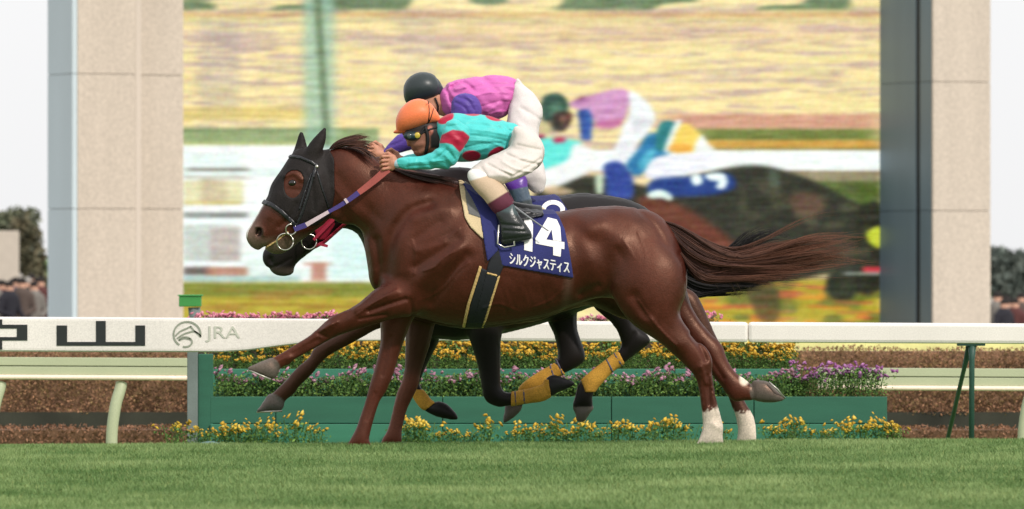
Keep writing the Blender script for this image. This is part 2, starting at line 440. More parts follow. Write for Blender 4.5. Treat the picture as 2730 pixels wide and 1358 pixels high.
# ------------------------------------------------------------------ big screen between two stone pillars
TH = math.radians(23); UX = np.array([math.cos(TH), math.sin(TH)]); NX_ = np.array([math.sin(TH), -math.cos(TH)])
CAM2 = np.array([0.0, -DIST])
_d0 = 110.0; O2 = np.array([(193 - 1365) / FPX * _d0, -DIST + _d0])
def fpt(px, off=0.0):                    # where a photo column meets the plane lying 'off' in front of the facade
    r = np.array([(px - 1365) / FPX, 1.0]); d = (off - (CAM2 - O2) @ NX_) / (r @ NX_)
    return CAM2 + d * r, d
def uo(u, off): return O2 + u * UX + off * NX_
def ucoord(px, off=0.0): return (fpt(px, off)[0] - O2) @ UX
def zof(py, d): return CAMZ - (py - 679) * d / FPX
ZB = -1.4
ZJ = [zof(557, 110), zof(197, 110)]; ZT = zof(-190, 110)
def fblock(name, u0, u1, o0, o1, z0, z1, m, parent, bevel=0.0):          # o0 front, o1 back
    c = [uo(u0, o0), uo(u1, o0), uo(u1, o1), uo(u0, o1)]
    return hexa(name, [(*q, z0) for q in c] + [(*q, z1) for q in c], m, parent, bevel)
M_stone = mat('pillar_stone', S(192, 182, 168), rough=0.75, var=0.06, vscale=1.8, bump=0.15, bscale=30, vstretch=(2, 2, 0.2), grain=0.12, gscale=26)
M_side = mat('pillar_side_sky_shade', S(190, 206, 212), rough=0.75, var=0.04, vscale=1.4, vstretch=(1, 1, 0.25))  # same beige stone, bluish sky shade painted into the side's colour
M_stone2 = mat('pillar_stone_pale', S(198, 188, 175), rough=0.75, var=0.05, vscale=1.4, bump=0.15, bscale=30, vstretch=(1, 1, 0.25))
M_joint = mat('joint_mortar', S(156, 144, 134), rough=0.9)
M_slate = mat('slate_metal', S(104, 124, 136), rough=0.5, var=0.08, vscale=2.0, vstretch=(1, 1, 0.3), spec=0.4)
M_black = mat('dark_slot', S(30, 38, 44), rough=0.7)

U2 = ucoord(2487, 0.0)
off_s = -0.5
for _ in range(60):                      # depth at which the reveal's back edge shows at photo column 2343
    off_s += 0.02 if ucoord(2343, off_s) > U2 + 0.001 and False else 0
lo_, hi_ = -6.0, 0.0
for _ in range(50):
    md = 0.5 * (lo_ + hi_)
    if ucoord(2343, md) < U2: lo_ = md
    else: hi_ = md
off_s = 0.5 * (lo_ + hi_)
# left side depth
lo_, hi_ = -6.0, 0.0
for _ in range(50):
    md = 0.5 * (lo_ + hi_)
    if ucoord(125, md) < 0: lo_ = md
    else: hi_ = md
off_l = 0.5 * (lo_ + hi_)
if not (-5.5 < off_l < -0.2): off_l = -1.0
if not (-5.5 < off_s < -0.2): off_s = -1.75

pil = empty('stone_pillar', (*uo(0, 0), ZB), 'broad beige stone pillar with sky shade painted grey-blue on its side, left of the big screen', 'pillar')
ua, ub, uc = ucoord(371, 0), ucoord(374, -0.45), ucoord(489, -0.45)
fblock('core', 0.02, ua - 0.02, -0.03, off_l + 0.03, ZB, ZT, M_joint, pil)
rows = [ZB] + ZJ + [ZT]
for k in range(3):
    g0, g1 = rows[k] + (0.004 if k else 0), rows[k + 1] - 0.004
    fblock('panel', 0.075, ua, 0.0, -0.06, g0, g1, M_stone, pil, 0.004)
    fblock('side_panel', 0.0, 0.07, 0.0, off_l, g0, g1, M_side, pil, 0.004)
fblock('inner_core', ua + 0.002, uc - 0.02, -0.48, off_s - 0.6, ZB, ZT, M_joint, pil)
for k in range(3):
    fblock('inner_panel', ua + 0.004, uc, -0.45, -0.5, rows[k] + (0.004 if k else 0), rows[k + 1] - 0.004, M_stone, pil, 0.006)
fblock('corner_strip', ua - 0.055, ua + 0.03, 0.008, -0.44, ZB + 0.01, ZT - 0.01, M_stone2, pil, 0.012)

pir = empty('stone_pillar', (*uo(U2, 0), ZB), 'beige stone pillar with a dark slate reveal, right of the big screen', 'pillar')
ur = ucoord(2641, 0)
fblock('core', U2 + 0.092, ur - 0.02, -0.03, off_s, ZB, ZT, M_joint, pir)
for k in range(3):
    g0, g1 = rows[k] + (0.004 if k else 0), rows[k + 1] - 0.004
    fblock('panel', U2 + 0.004, ur, 0.0, -0.05, g0, g1, M_stone, pir, 0.006)
    fblock('reveal_panel', U2, U2 + 0.08, -0.055, -0.42, g0, g1, M_slate, pir, 0.006)
    fblock('reveal_panel', U2, U2 + 0.08, -0.56, off_s - 0.02, g0, g1, M_slate, pir, 0.006)
fblock('reveal_core', U2 + 0.012, U2 + 0.088, -0.057, off_s - 0.01, ZB, ZT, mat('slate_joint', S(70, 86, 100)), pir)
fblock('reveal_slot', U2 + 0.011, U2 + 0.085, -0.425, -0.555, ZB, ZT, M_black, pir)

# ---- the moving picture shown on the screen, painted as flat colour on a fine lattice
u0s, u1s = uc - 0.25, U2 + 0.02
nsx, nsz = 640, 300
us = np.linspace(u0s, u1s, nsx); pts2 = O2[None] + us[:, None] * UX[None] + off_s * NX_[None]
dsc = pts2[:, 1] + DIST; pxs = 1365 + pts2[:, 0] * FPX / dsc
zs_ = np.linspace(ZB + 1.1, zof(-60, 118), nsz)
PXg = np.repeat(pxs[:, None], nsz, 1); PYg = 679 - (zs_[None] - CAMZ) * FPX / dsc[:, None]
C = np.zeros((nsx, nsz, 3)); C[:] = (245, 224, 162)
def sm(x): x = np.clip(x, 0, 1); return x * x * (3 - 2 * x)
def streak(lx, ly, seed): return value_noise(PXg / lx, PYg / ly, seed)
def blend(col, a):
    global C
    C = C * (1 - a[..., None]) + np.array(col, float) * a[..., None]
def rect(col, x0, x1, y0, y1, s=8, sy=4, a=1.0):
    m = sm((PXg - x0) / s + .5) * sm((x1 - PXg) / s + .5) * sm((PYg - y0) / sy + .5) * sm((y1 - PYg) / sy + .5)
    blend(col, m * a)
def blob(col, pts, s=6, a=1.0):
    p = catmull(pts, True, 3); b0, b1 = p.min(0) - 3 * s, p.max(0) + 3 * s
    m = np.zeros(PXg.shape); w = (PXg > b0[0]) & (PXg < b1[0]) & (PYg > b0[1]) & (PYg < b1[1])
    if w.any(): m[w] = sm(0.5 - poly_sd(PXg[w], PYg[w], p) / (2 * s))
    blend(col, m * a)
# stands: tan and mauve streaks
blend((176, 150, 158), sm((streak(110, 7, 1) * 0.5 + streak(50, 4, 2) * 0.3 + streak(260, 40, 6) * 0.2 - 0.47) * 6) * 0.6)
blend((238, 226, 160), sm((streak(120, 14, 3) * 0.55 + streak(70, 5, 4) * 0.45 - 0.5) * 5) * 0.6)
blend((150, 150, 140), sm((streak(90, 7, 5) - 0.72) * 5) * 0.45 * sm((500 - np.abs(PXg - 500) * 0.9) / 200))
rect((168, 158, 160), 530, 640, 40, 320, 40, 60, 0.35); rect((190, 180, 170), 1060, 1160, 30, 330, 60, 60, 0.28)
rect((205, 165, 150), 1100, 2350, 40, 120, 300, 40, 0.25)
blend((80, 110, 80), sm((streak(130, 26, 7) - 0.42) * 4) * sm((34 - PYg) / 14) * 0.8)
rect((190, 140, 80), 480, 2350, 34, 46, 8, 14, 0.5)
rect((200, 195, 130), 480, 2350, 50, 60, 8, 10, 0.5)
rect((215, 190, 90), 480, 830, 285, 320, 20, 12, 0.45)
# left: green band, white fence and pavilions
rect((150, 168, 118), 480, 1010, 342, 386, 8, 8); rect((110, 128, 88), 480, 960, 343, 350, 8, 6, 0.6); rect((196, 204, 130), 480, 960, 380, 388, 8, 5, 0.7)
rect((246, 250, 246), 480, 1020, 388, 750, 8, 6)
blend((222, 242, 234), sm((streak(140, 22, 9) - 0.45) * 4) * sm((PYg - 392) / 20) * sm((750 - PYg) / 20) * sm((1030 - PXg) / 30) * 0.7)
rect((88, 76, 62), 496, 665, 449, 456, 40, 6, 0.9); rect((160, 140, 120), 490, 660, 470, 476, 40, 5, 0.7)
rect((222, 214, 160), 488, 650, 482, 545, 16, 8, 0.8); rect((190, 170, 140), 535, 605, 478, 545, 20, 8, 0.6); rect((196, 180, 90), 488, 640, 538, 546, 20, 5, 0.7)
rect((120, 126, 120), 488, 660, 566, 582, 16, 7, 0.85); rect((238, 250, 248), 488, 700, 584, 596, 16, 5, 0.9)
rect((186, 196, 186), 488, 640, 600, 700, 12, 8, 0.8); rect((190, 174, 166), 560, 640, 606, 704, 12, 8, 0.7)
rect((240, 250, 250), 488, 650, 698, 706, 12, 4); rect((96, 84, 78), 488, 560, 712, 734, 20, 6, 0.9); rect((176, 120, 96), 550, 660, 712, 736, 20, 6, 0.85)
rect((150, 190, 180), 488, 800, 736, 752, 20, 6, 0.7); rect((178, 110, 90), 830, 870, 700, 748, 10, 8, 0.8); rect((178, 128, 100), 808, 890, 700, 708, 10, 5, 0.7)
rect((206, 238, 232), 880, 1030, 560, 750, 40, 40, 0.7)
rect((132, 138, 52), 480, 1060, 754, 800, 8, 8); rect((184, 168, 56), 480, 1060, 792, 862, 8, 14); blend((160, 110, 50), sm((streak(120, 7, 11) - 0.5) * 4) * sm((PYg - 760) / 20) * sm((1060 - PXg) / 40) * 0.55)
# teal pole
mk = sm((PXg - 790) / 40) * sm((912 - PXg) / 40) * sm((410 - PYg) / 20); blend((150, 190, 168), mk * 0.75)
xl = 846 + (PYg + 10) * 0.065; mk = sm(1.6 - np.abs(PXg - xl) / 9) * sm((400 - PYg) / 20); blend((96, 118, 84), mk * 0.75)
# right: pinkish, green and orange bands, white rail
rect((206, 150, 126), 1780, 2350, 304, 344, 120, 10, 0.85); rect((108, 122, 56), 1850, 2350, 344, 376, 120, 6, 0.95); rect((206, 158, 70), 1840, 2350, 374, 402, 90, 7, 0.95)
rect((122, 120, 60), 1890, 2350, 394, 401, 60, 4, 0.8)
rect((244, 252, 247), 1020, 2350, 401, 456, 8, 5)
rect((110, 84, 64), 2100, 2350, 455, 461, 30, 3, 0.8); rect((150, 142, 110), 2000, 2350, 459, 490, 30, 8); rect((84, 102, 46), 2000, 2350, 484, 560, 30, 12)
rect((178, 164, 50), 1780, 2350, 745, 862, 40, 20)
blend((226, 140, 46), sm((streak(46, 13, 13) - 0.48) * 6) * sm((PYg - 748) / 20) * sm((PXg - 1800) / 40) * 0.8)
blend((106, 116, 50), sm((streak(60, 18, 14) - 0.55) * 5) * sm((PYg - 740) / 20) * sm((PXg - 1800) / 40) * 0.85)
blend((188, 92, 62), sm((streak(70, 8, 15) - 0.66) * 6) * sm((PYg - 740) / 20) * sm((PXg - 1800) / 40) * 0.8)
# dark horses on the screen
blob((44, 46, 34), [(1430, 505), (1560, 470), (1640, 480), (1760, 500), (1850, 470), (1950, 446), (2030, 442), (2100, 458), (2200, 496), (2290, 545), (2350, 550), (2350, 770), (2240, 770), (2220, 730), (2100, 750), (1960, 750), (1840, 720), (1600, 720), (1430, 700)], 8)
blob((42, 48, 32), [(2220, 720), (2270, 730), (2280, 790), (2230, 800), (2200, 770)], 8); blob((70, 62, 40), [(1960, 740), (2060, 750), (2080, 830), (2060, 862), (2020, 850), (2000, 800)], 10, 0.7)
blend((84, 84, 60), sm((streak(30, 24, 17) - 0.55) * 5) * sm((PYg - 470) / 20) * sm((745 - PYg) / 20) * sm((PXg - 1900) / 60) * 0.5)
blob((116, 58, 40), [(1700, 530), (1800, 540), (1900, 600), (1960, 650), (1990, 690), (1900, 700), (1750, 640)], 16, 0.85)
blob((142, 96, 78), [(2110, 520), (2170, 515), (2195, 545), (2180, 575), (2120, 570)], 14, 0.5); blob((98, 116, 96), [(2050, 455), (2075, 460), (2080, 500), (2055, 495)], 8, 0.6)
blob((196, 206, 60), [(2310, 620), (2350, 605), (2350, 660), (2320, 650)], 6); rect((200, 60, 70), 2300, 2350, 712, 726, 10, 5); rect((190, 200, 190), 2250, 2350, 726, 733, 20, 4, 0.7)
# riders on the screen
blob((206, 150, 192), [(1520, 274), (1548, 262), (1574, 255), (1610, 245), (1639, 238), (1676, 244), (1674, 293), (1649, 335), (1602, 339), (1580, 314), (1557, 296), (1524, 286)], 4)
blob((178, 120, 168), [(1530, 270), (1560, 258), (1570, 268), (1545, 282)], 4, 0.8); blob((130, 60, 90), [(1536, 264), (1558, 258), (1552, 268)], 4, 0.8)
blob((190, 96, 140), [(1590, 326), (1660, 318), (1640, 342), (1590, 342)], 5, 0.7)
blob((52, 92, 166), [(1541, 298), (1556, 292), (1570, 294), (1581, 321), (1577, 350), (1575, 376), (1552, 376), (1548, 350), (1545, 326)], 4); blob((36, 62, 130), [(1543, 300), (1556, 296), (1556, 330), (1552, 372), (1548, 340)], 5, 0.7); blob((206, 176, 156), [(1552, 374), (1575, 374), (1570, 390), (1552, 388)], 4, 0.7)
blob((240, 244, 244), [(1676, 247), (1699, 251), (1732, 279), (1747, 312), (1738, 334), (1724, 358), (1699, 382), (1682, 425), (1668, 436), (1630, 432), (1642, 390), (1652, 366), (1662, 335), (1680, 298)], 4); blob((206, 206, 216), [(1690, 320), (1740, 318), (1725, 345), (1690, 350)], 6, 0.5); blob((214, 214, 220), [(1655, 370), (1690, 372), (1670, 420), (1650, 410)], 6, 0.4)
blob((52, 84, 72), [(1440, 296), (1447, 262), (1466, 250), (1490, 249), (1508, 262), (1516, 290), (1500, 306), (1470, 322), (1450, 322)], 4); blob((96, 138, 112), [(1465, 285), (1490, 270), (1498, 295), (1475, 312)], 8, 0.7)
blob((60, 44, 38), [(1480, 302), (1518, 298), (1524, 320), (1505, 350), (1484, 348), (1474, 325)], 4); blob((170, 124, 104), [(1494, 312), (1508, 312), (1506, 332), (1494, 336)], 3, 0.8); blob((120, 60, 50), [(1510, 304), (1522, 306), (1518, 322), (1510, 318)], 3, 0.7); blob((38, 44, 40), [(1446, 318), (1500, 326), (1490, 348), (1460, 346)], 5, 0.7); blob((206, 192, 140), [(1440, 325), (1466, 330), (1468, 355), (1440, 358)], 5)
blob((98, 226, 214), [(1435, 370), (1540, 376), (1545, 395), (1520, 430), (1440, 455), (1410, 420)], 6); blob((170, 40, 80), [(1475, 370), (1500, 366), (1508, 378), (1480, 382)], 4); blob((140, 30, 70), [(1430, 362), (1448, 358), (1450, 368), (1432, 370)], 4)
blob((242, 246, 242), [(1530, 385), (1580, 400), (1600, 430), (1560, 465), (1480, 500), (1440, 505), (1435, 460), (1510, 430)], 7)
blob((44, 70, 150), [(1610, 440), (1650, 430), (1680, 460), (1690, 500), (1680, 530), (1620, 525), (1615, 480)], 7); blob((40, 120, 168), [(1700, 400), (1725, 360), (1760, 360), (1790, 400), (1750, 430), (1700, 470), (1670, 440)], 7)
blob((90, 190, 210), [(1700, 440), (1730, 400), (1750, 405), (1720, 450)], 5, 0.8)
blob((38, 124, 128), [(1763, 326), (1802, 329), (1788, 366), (1774, 397), (1757, 405), (1746, 380)], 3); blob((236, 244, 236), [(1800, 325), (1818, 330), (1790, 398), (1770, 400)], 4)
blob((244, 212, 100), [(1818, 330), (1860, 350), (1880, 385), (1860, 405), (1790, 404)], 5); blob((230, 160, 60), [(1790, 385), (1840, 385), (1838, 405), (1786, 405)], 5, 0.8); blob((240, 246, 238), [(1868, 360), (1890, 385), (1905, 402), (1850, 408)], 5)
blob((238, 240, 246), [(1740, 425), (1800, 412), (1905, 410), (1890, 450), (1840, 465), (1770, 480), (1720, 470)], 6)
blob((28, 60, 130), [(1740, 480), (1830, 470), (1940, 462), (1960, 500), (1900, 520), (1800, 525), (1730, 520)], 8); blob((236, 252, 246), [(1842, 470), (1866, 466), (1872, 488), (1850, 494)], 4); blob((236, 252, 246), [(1880, 466), (1925, 462), (1940, 482), (1930, 504), (1908, 500), (1915, 485), (1890, 480)], 4)
blob((230, 250, 240), [(1728, 515), (1760, 506), (1790, 520), (1788, 536), (1765, 528), (1730, 528)], 4); blob((200, 220, 190), [(1588, 470), (1608, 470), (1606, 515), (1590, 512)], 4)
blob((220, 190, 150), [(1450, 500), (1480, 495), (1530, 510), (1500, 520), (1450, 515)], 5, 0.8)
def hblur(n, ax):
    global C
    k = np.arange(-n, n + 1); w = 1 - np.abs(k) / (n + 1.0); w /= w.sum(); pad = [(0, 0)] * 3; pad[ax] = (n, n); q = np.pad(C, pad, mode='edge')
    C = sum(w[i] * (q[i:i + nsx] if ax == 0 else q[:, i:i + nsz]) for i in range(2 * n + 1))
hblur(3, 0); hblur(1, 1)
C += (streak(60, 4, 33) - 0.5)[..., None] * 24 + (streak(25, 7, 34) - 0.5)[..., None] * 16
C += (value_noise(PXg / 3.0, PYg / 3.0, 21) - 0.5)[..., None] * 14 + (np.stack([value_noise(PXg / 5, PYg / 4, s_) for s_ in (22, 23, 24)], -1) - 0.5) * 16
C *= (1 + 0.05 * np.sin(PYg * 2 * np.pi / 8.1))[..., None]
C = np.clip(C, 0, 255) / 255.0; C = np.where(C <= 0.04045, C / 12.92, ((C + 0.055) / 1.055) ** 2.4)
sv = np.empty((nsx, nsz, 3)); sv[..., 0] = pts2[:, None, 0]; sv[..., 1] = pts2[:, None, 1]; sv[..., 2] = zs_[None]
ii, jj = np.meshgrid(np.arange(nsx - 1), np.arange(nsz - 1), indexing='ij')
sf = np.stack([ii * nsz + jj, (ii + 1) * nsz + jj, (ii + 1) * nsz + jj + 1, ii * nsz + jj + 1], -1).reshape(-1, 4)
M_disp = bpy.data.materials.new('screen_picture'); M_disp.use_nodes = True
nd = M_disp.node_tree.nodes; bs = nd['Principled BSDF']; at = nd.new('ShaderNodeAttribute'); at.attribute_name = 'Col'
bs.inputs['Base Color'].default_value = (0.01, 0.01, 0.01, 1); bs.inputs['Roughness'].default_value = 0.8; bs.inputs['Specular IOR Level'].default_value = 0.1
M_disp.node_tree.links.new(at.outputs['Color'], bs.inputs['Emission Color']); bs.inputs['Emission Strength'].default_value = 1.08
scr = empty('big_screen', (*uo(0.5 * (u0s + u1s), off_s), ZB), 'giant video screen showing racing jockeys, between two stone pillars', 'screen')
link('display', mesh('display', sv.reshape(-1, 3), sf, C.reshape(-1, 3), smooth=False), M_disp, scr)
fblock('housing', u0s - 0.01, u1s, off_s - 0.02, off_s - 0.6, ZB, ZT, M_black, scr)

# ------------------------------------------------------------------ leafy things
def leaf_cloud(n, centre, radii, size, cols, seed, shell=0.5, flat=None):
    r = np.random.default_rng(seed)
    d = r.normal(size=(n, 3)); d /= np.linalg.norm(d, axis=1)[:, None]
    rad = (shell + (1 - shell) * r.random(n) ** 0.5)[:, None]
    lump = 0.8 + 0.4 * value_noise(d[:, 0] * 3 + 5, d[:, 2] * 3 + d[:, 1] * 2, seed)[:, None]
    c = np.asarray(centre) + d * rad * lump * np.asarray(radii)
    return leaf_tris(c, size, cols, r)
def leaf_tris(c, size, cols, r):
    n = len(c); a = r.normal(size=(n, 3)); a /= np.linalg.norm(a, axis=1)[:, None]
    b = np.cross(a, r.normal(size=(n, 3))); b /= np.linalg.norm(b, axis=1)[:, None]
    s = size * r.uniform(0.6, 1.3, n)[:, None]
    v = np.stack([c - a * s, c + b * s * 0.5, c + a * s, c - b * s * 0.5], 1)
    cc = np.asarray(cols)[r.integers(0, len(cols), n)] * r.uniform(0.75, 1.2, n)[:, None]
    return v.reshape(-1, 3), np.arange(n * 4).reshape(-1, 4), np.repeat(cc, 4, 0)
def join(lst):
    vs, fs, cs, o = [], [], [], 0
    for v, f, c in lst: vs.append(v); fs.append(f + o); cs.append(c); o += len(v)
    return np.concatenate(vs), np.concatenate(fs), np.concatenate(cs)
M_leaf = mat('leaves', attr=True, rough=0.65, var=0.1, spec=0.25)
M_petal = mat('petals', attr=True, rough=0.6, var=0.06, spec=0.2)
M_bark = mat('bark', S(92, 78, 66), rough=0.9, var=0.3, vscale=9, bump=0.6)

# brown clipped hedge with a dark board for the shade below, low bank in front
hy = 16.0
hx0, hx1 = P(-160, 0, hy)[0], P(2890, 0, hy)[0]
hg = empty('hedge', (0, hy, -0.28), 'long brown winter hedge behind the pale green fence', 'hedge')
zt, zb = P(0, 925, hy)[2], P(0, 1106, hy)[2]
n = 70000; r = np.random.default_rng(5)
c = np.stack([r.uniform(hx0, hx1, n), hy + r.random(n) ** 2 * 0.5, r.uniform(0, 1, n)], 1)
top = zt + 0.045 * (value_noise(c[:, 0] * 2.4, c[:, 1] * 0, 4) - 0.5) + 0.03 * (value_noise(c[:, 0] * 9, c[:, 1] * 4, 8) - 0.5)
c[:, 2] = zb + (top - zb) * c[:, 2]; c[:, 1] += (value_noise(c[:, 0] * 6, c[:, 2] * 7, 9) - 0.5) * 0.12
hv, hf, hc = leaf_tris(c, 0.0125, [S(150, 110, 84), S(130, 96, 74), S(162, 120, 90), S(122, 98, 66), S(136, 112, 76)], r)
tone = (0.82 + 0.36 * value_noise(c[:, 0] * 5, c[:, 2] * 6, 31))
link('foliage', mesh('foliage', hv, hf, hc * np.repeat(tone, 4)[:, None], smooth=False), M_leaf, hg)
box('inner_twigs', hx0, hx1, hy + 0.16, hy + 0.6, zb, zt - 0.04, mat('hedge_core', S(128, 98, 76), rough=0.95, var=0.4, vscale=14), hg)
box('shade_board', hx0, hx1, hy - 0.02, hy + 0.1, -0.32, zb + 0.02, mat('painted_hedge_shade', S(52, 52, 44), rough=0.9, var=0.4, vscale=3), hg)  # added board, painted dark in place of the shade under the hedge
for sx in np.arange(hx0 + 0.2, hx1, 0.55):
    tube('stem', [(sx, hy + 0.3, -0.3), (sx + 0.03, hy + 0.3, zb + 0.1)], [0.02, 0.015], M_bark, hg, 6)
by_ = 13.2
bk = empty('leaf_bank', (0, by_, -0.28), 'low bank of brown leaf litter under the hedge', 'bank')
zt2 = P(0, 1131, by_)[2]; n = 26000
c = np.stack([r.uniform(hx0, hx1, n), by_ + r.random(n) * 0.5, np.zeros(n)], 1)
top = zt2 - 0.05 + 0.05 * value_noise(c[:, 0] * 5, c[:, 1] * 6, 14); c[:, 2] = -0.3 + (top + 0.3) * r.random(n)
hv, hf, hc = leaf_tris(c, 0.013, [S(136, 98, 74), S(118, 88, 66), S(148, 108, 82)], r)
link('leaf_litter', mesh('leaf_litter', hv, hf, hc, smooth=False), M_leaf, bk)['kind'] = 'stuff'
box('earth', hx0, hx1, by_ + 0.1, by_ + 0.6, -0.34, zt2 - 0.05, mat('bank_earth', S(104, 78, 58), rough=0.95, var=0.4, vscale=14), bk)
# sunny lawn bank behind the hedge
lv = [(hx0 * 1.3, 17.2, -0.29), (hx1 * 1.3, 17.2, -0.29), (hx1 * 1.3, 19.0, P(0, 909, 19)[2]), (hx0 * 1.3, 19.0, P(0, 903, 19)[2]),
      (hx1 * 1.3, 24.0, P(0, 907, 19)[2]), (hx0 * 1.3, 24.0, P(0, 903, 19)[2]), (hx1 * 1.3, 28.0, -0.7), (hx0 * 1.3, 28.0, -0.7)]
for nm_, ya, yb, cc_ in (('dirt_course', 29.0, 57.0, S(134, 112, 92)), ('infield_paving', 57.0, 420.0, S(150, 144, 136))):
    yy_ = [ya] + [q for q in (30.0, 38.0, 45.0, 60.0, 90.0, 140.0, 220.0) if ya < q < yb] + [yb]
    vv_ = [(sx * 400, q, float(gz(0, q)) + 0.006) for q in yy_ for sx in (-1, 1)]
    tag(link(nm_, mesh(nm_, vv_, [(2 * i, 2 * i + 1, 2 * i + 3, 2 * i + 2) for i in range(len(yy_) - 1)], smooth=False), mat(nm_, cc_, rough=0.9, var=0.15, vscale=1.5)), kind='structure')
tag(link('lawn_bank', mesh('lawn_bank', lv, [(0, 1, 2, 3), (3, 2, 4, 5), (5, 4, 6, 7)], smooth=False), mat('lawn', S(196, 192, 124), rough=0.9, var=0.25, vscale=3)), kind='structure')

# pale green board fence of the inner track
M_pale = mat('pale_green_paint', S(178, 184, 152), rough=0.5, var=0.06, vscale=3)
M_cream = mat('cream_tube', S(250, 228, 208), rough=0.35, var=0.04)
FS = -0.0055
fy = 10.0
def fence(px0, px1, label, posts, base):
    e = empty('board_fence', P(0.5 * (px0 + px1), 1180, fy), label, 'fence')
    def seg(name, a, b, m, depth, dy=0.0, bev=0.004):
        x0, x1 = P(px0, 0, fy)[0], P(px1, 0, fy)[0]
        z0, z1 = P(0, b, fy)[2], P(0, a, fy)[2]
        return box(name, x0, x1, fy + dy, fy + dy + depth, z0, z1, m, e, bev, FS)
    o = base
    seg('board', 967 + o, 989 + o, M_pale, 0.03); seg('board', 991.5 + o, 1014 + o, M_pale, 0.03); seg('groove_strip', 987 + o, 993 + o, mat('groove', S(128, 136, 108)), 0.01, 0.025)
    xs_ = np.linspace(P(px0, 0, fy)[0], P(px1, 0, fy)[0], 12); zc = P(0, 1020 + o, fy)[2]
    tube('rail', [(x, fy - 0.01, zc + FS * x) for x in xs_], 0.018, M_cream, e, 12)
    for q in posts:
        pts = catmull([(q + 24, 1024), (q + 20, 1042), (q + 9, 1080), (q + 1, 1130), (q - 2, 1170), (q - 2, 1215)], False, 5)
        tube('post', [P(a, b + o * 0.3, fy + 0.05 * math.exp(-((b - 1024) / 40))) for a, b in pts], 0.043, M_pale, e, 14)
    return e
fence(-120, 499, 'pale green board fence with cream rail left of the planter', [300, -22], -7)
fence(2180, 2860, 'pale green board fence with cream rail right of the planter', [2730], 9)

# ------------------------------------------------------------------ white running rail, its stands and the lettered board
RS = -0.0052
M_white = mat('white_rail_paint', S(232, 226, 220), rough=0.42, var=0.06, vscale=3, spec=0.4, vstretch=(1, 1, 0.3))
M_dgreen = mat('dark_green_steel', S(48, 82, 72), rough=0.5, var=0.1)
ry = 4.7
rl = empty('running_rail', P(1700, 1180, ry), 'white running rail along the course behind the horses', 'rail')
x0, x1 = P(690, 0, ry)[0], P(2900, 0, ry)[0]; z0, z1 = P(0, 910.5, ry)[2], P(0, 856, ry)[2]
for a, b in ((x0, P(1995, 0, ry)[0] - 0.0005), (P(1995, 0, ry)[0] + 0.0005, x1)):
    box('rail_section', a, b, ry, ry + 0.11, z0, z1, M_white, rl, 0.022, RS)
def stand(px, parent):
    x, _, zr = P(px, 914, ry)
    box('bracket', x - 0.09, x + 0.10, ry + 0.02, ry + 0.09, zr - 0.022, zr - 0.004 - RS * x * 0, M_dgreen, parent, 0.004, 0)
    tube('leg', [P(px + 4, 916, ry + 0.05), P(px + 3, 960, ry + 0.05), P(px + 2, 1210, ry + 0.05)], [0.030, 0.019, 0.018], M_dgreen, parent, 10)
    tube('leg', [P(px - 4, 925, ry + 0.10), P(px - 18, 985, ry + 0.35), P(px - 66, 1190, ry + 1.2)], [0.024, 0.015, 0.015], M_dgreen, parent, 10)
stand(2588, rl); stand(757, rl) if False else None

sy_ = 4.52
sg = empty('sign_board', P(400, 940, sy_), 'white tapering board with black Japanese characters on the rail', 'sign')
outl = [(-140, 845), (300, 846.5), (760, 850), (1040, 853), (1040, 909), (900, 910), (820, 914), (740, 924), (660, 935), (590, 939.5), (300, 939), (-140, 937)]
fr = [P(a, b, sy_) for a, b in outl]; bk_ = [(x, y + 0.1, z) for x, y, z in fr]; n = len(fr)
cx_ = np.array([-140, 0, 150, 300, 450, 520, 590, 625, 660, 700, 740, 780, 820, 860, 900, 970, 1040.0])
tp_ = np.interp(cx_, [-140, 300, 760, 1040], [845, 846.5, 850, 853]); bt_ = np.interp(cx_, [-140, 300, 590, 660, 740, 820, 900, 1040], [937, 939, 939.5, 935, 924, 914, 910, 909])
prof = [(0.0, 0.10), (0.0, 0.012), (0.04, 0.002), (0.10, 0.0), (0.90, 0.0), (0.96, 0.002), (1.0, 0.012), (1.0, 0.10)]
bv_ = np.array([[P(c, t + (b - t) * s, sy_) + np.array([0, dy, 0]) for s, dy in prof] for c, t, b in zip(cx_, tp_, bt_)]); np_ = len(prof)
bf_ = [(i * np_ + j, i * np_ + (j + 1) % np_, (i + 1) * np_ + (j + 1) % np_, (i + 1) * np_ + j) for i in range(len(cx_) - 1) for j in range(np_)]
bf_ += [tuple(range(np_))[::-1], tuple(range((len(cx_) - 1) * np_, len(cx_) * np_))]
me = mesh('board', bv_.reshape(-1, 3), bf_, smooth=False); bm = bmesh.new(); bm.from_mesh(me); bmesh.ops.recalc_face_normals(bm, faces=bm.faces); bm.to_mesh(me); bm.free(); link('board', me, M_white, sg)
M_ink = mat('black_paint', S(38, 42, 42), rough=0.5, var=0.1); M_inkg = mat('grey_green_print', S(150, 156, 140), rough=0.5); M_inkl = mat('pale_print', S(196, 198, 184), rough=0.5)
def flat(name, polys, m, parent, y):
    vs, fs = [], []
    for p in polys:
        o = len(vs); vs += [P(a, b, y) for a, b in p] + [P(a, b, y + 0.003) for a, b in p]; k = len(p)
        fs.append(tuple(range(o, o + k))); fs.append(tuple(range(o + k, o + 2 * k))[::-1])
        fs += [(o + i, o + k + i, o + k + (i + 1) % k, o + (i + 1) % k) for i in range(k)]
    return link(name, mesh(name, vs, fs, smooth=False), m, parent)
R4 = lambda a, b, c, d: [(a, c), (b, c), (b, d), (a, d)]
yi = sy_ - 0.005
flat('character', [R4(-60, 45, 866, 876), R4(45, 73, 866, 908), R4(-60, 45, 899, 908), R4(-75, -52, 866, 908), R4(-18, 6, 852, 866), R4(-18, 6, 908, 932)], M_ink, sg, yi)
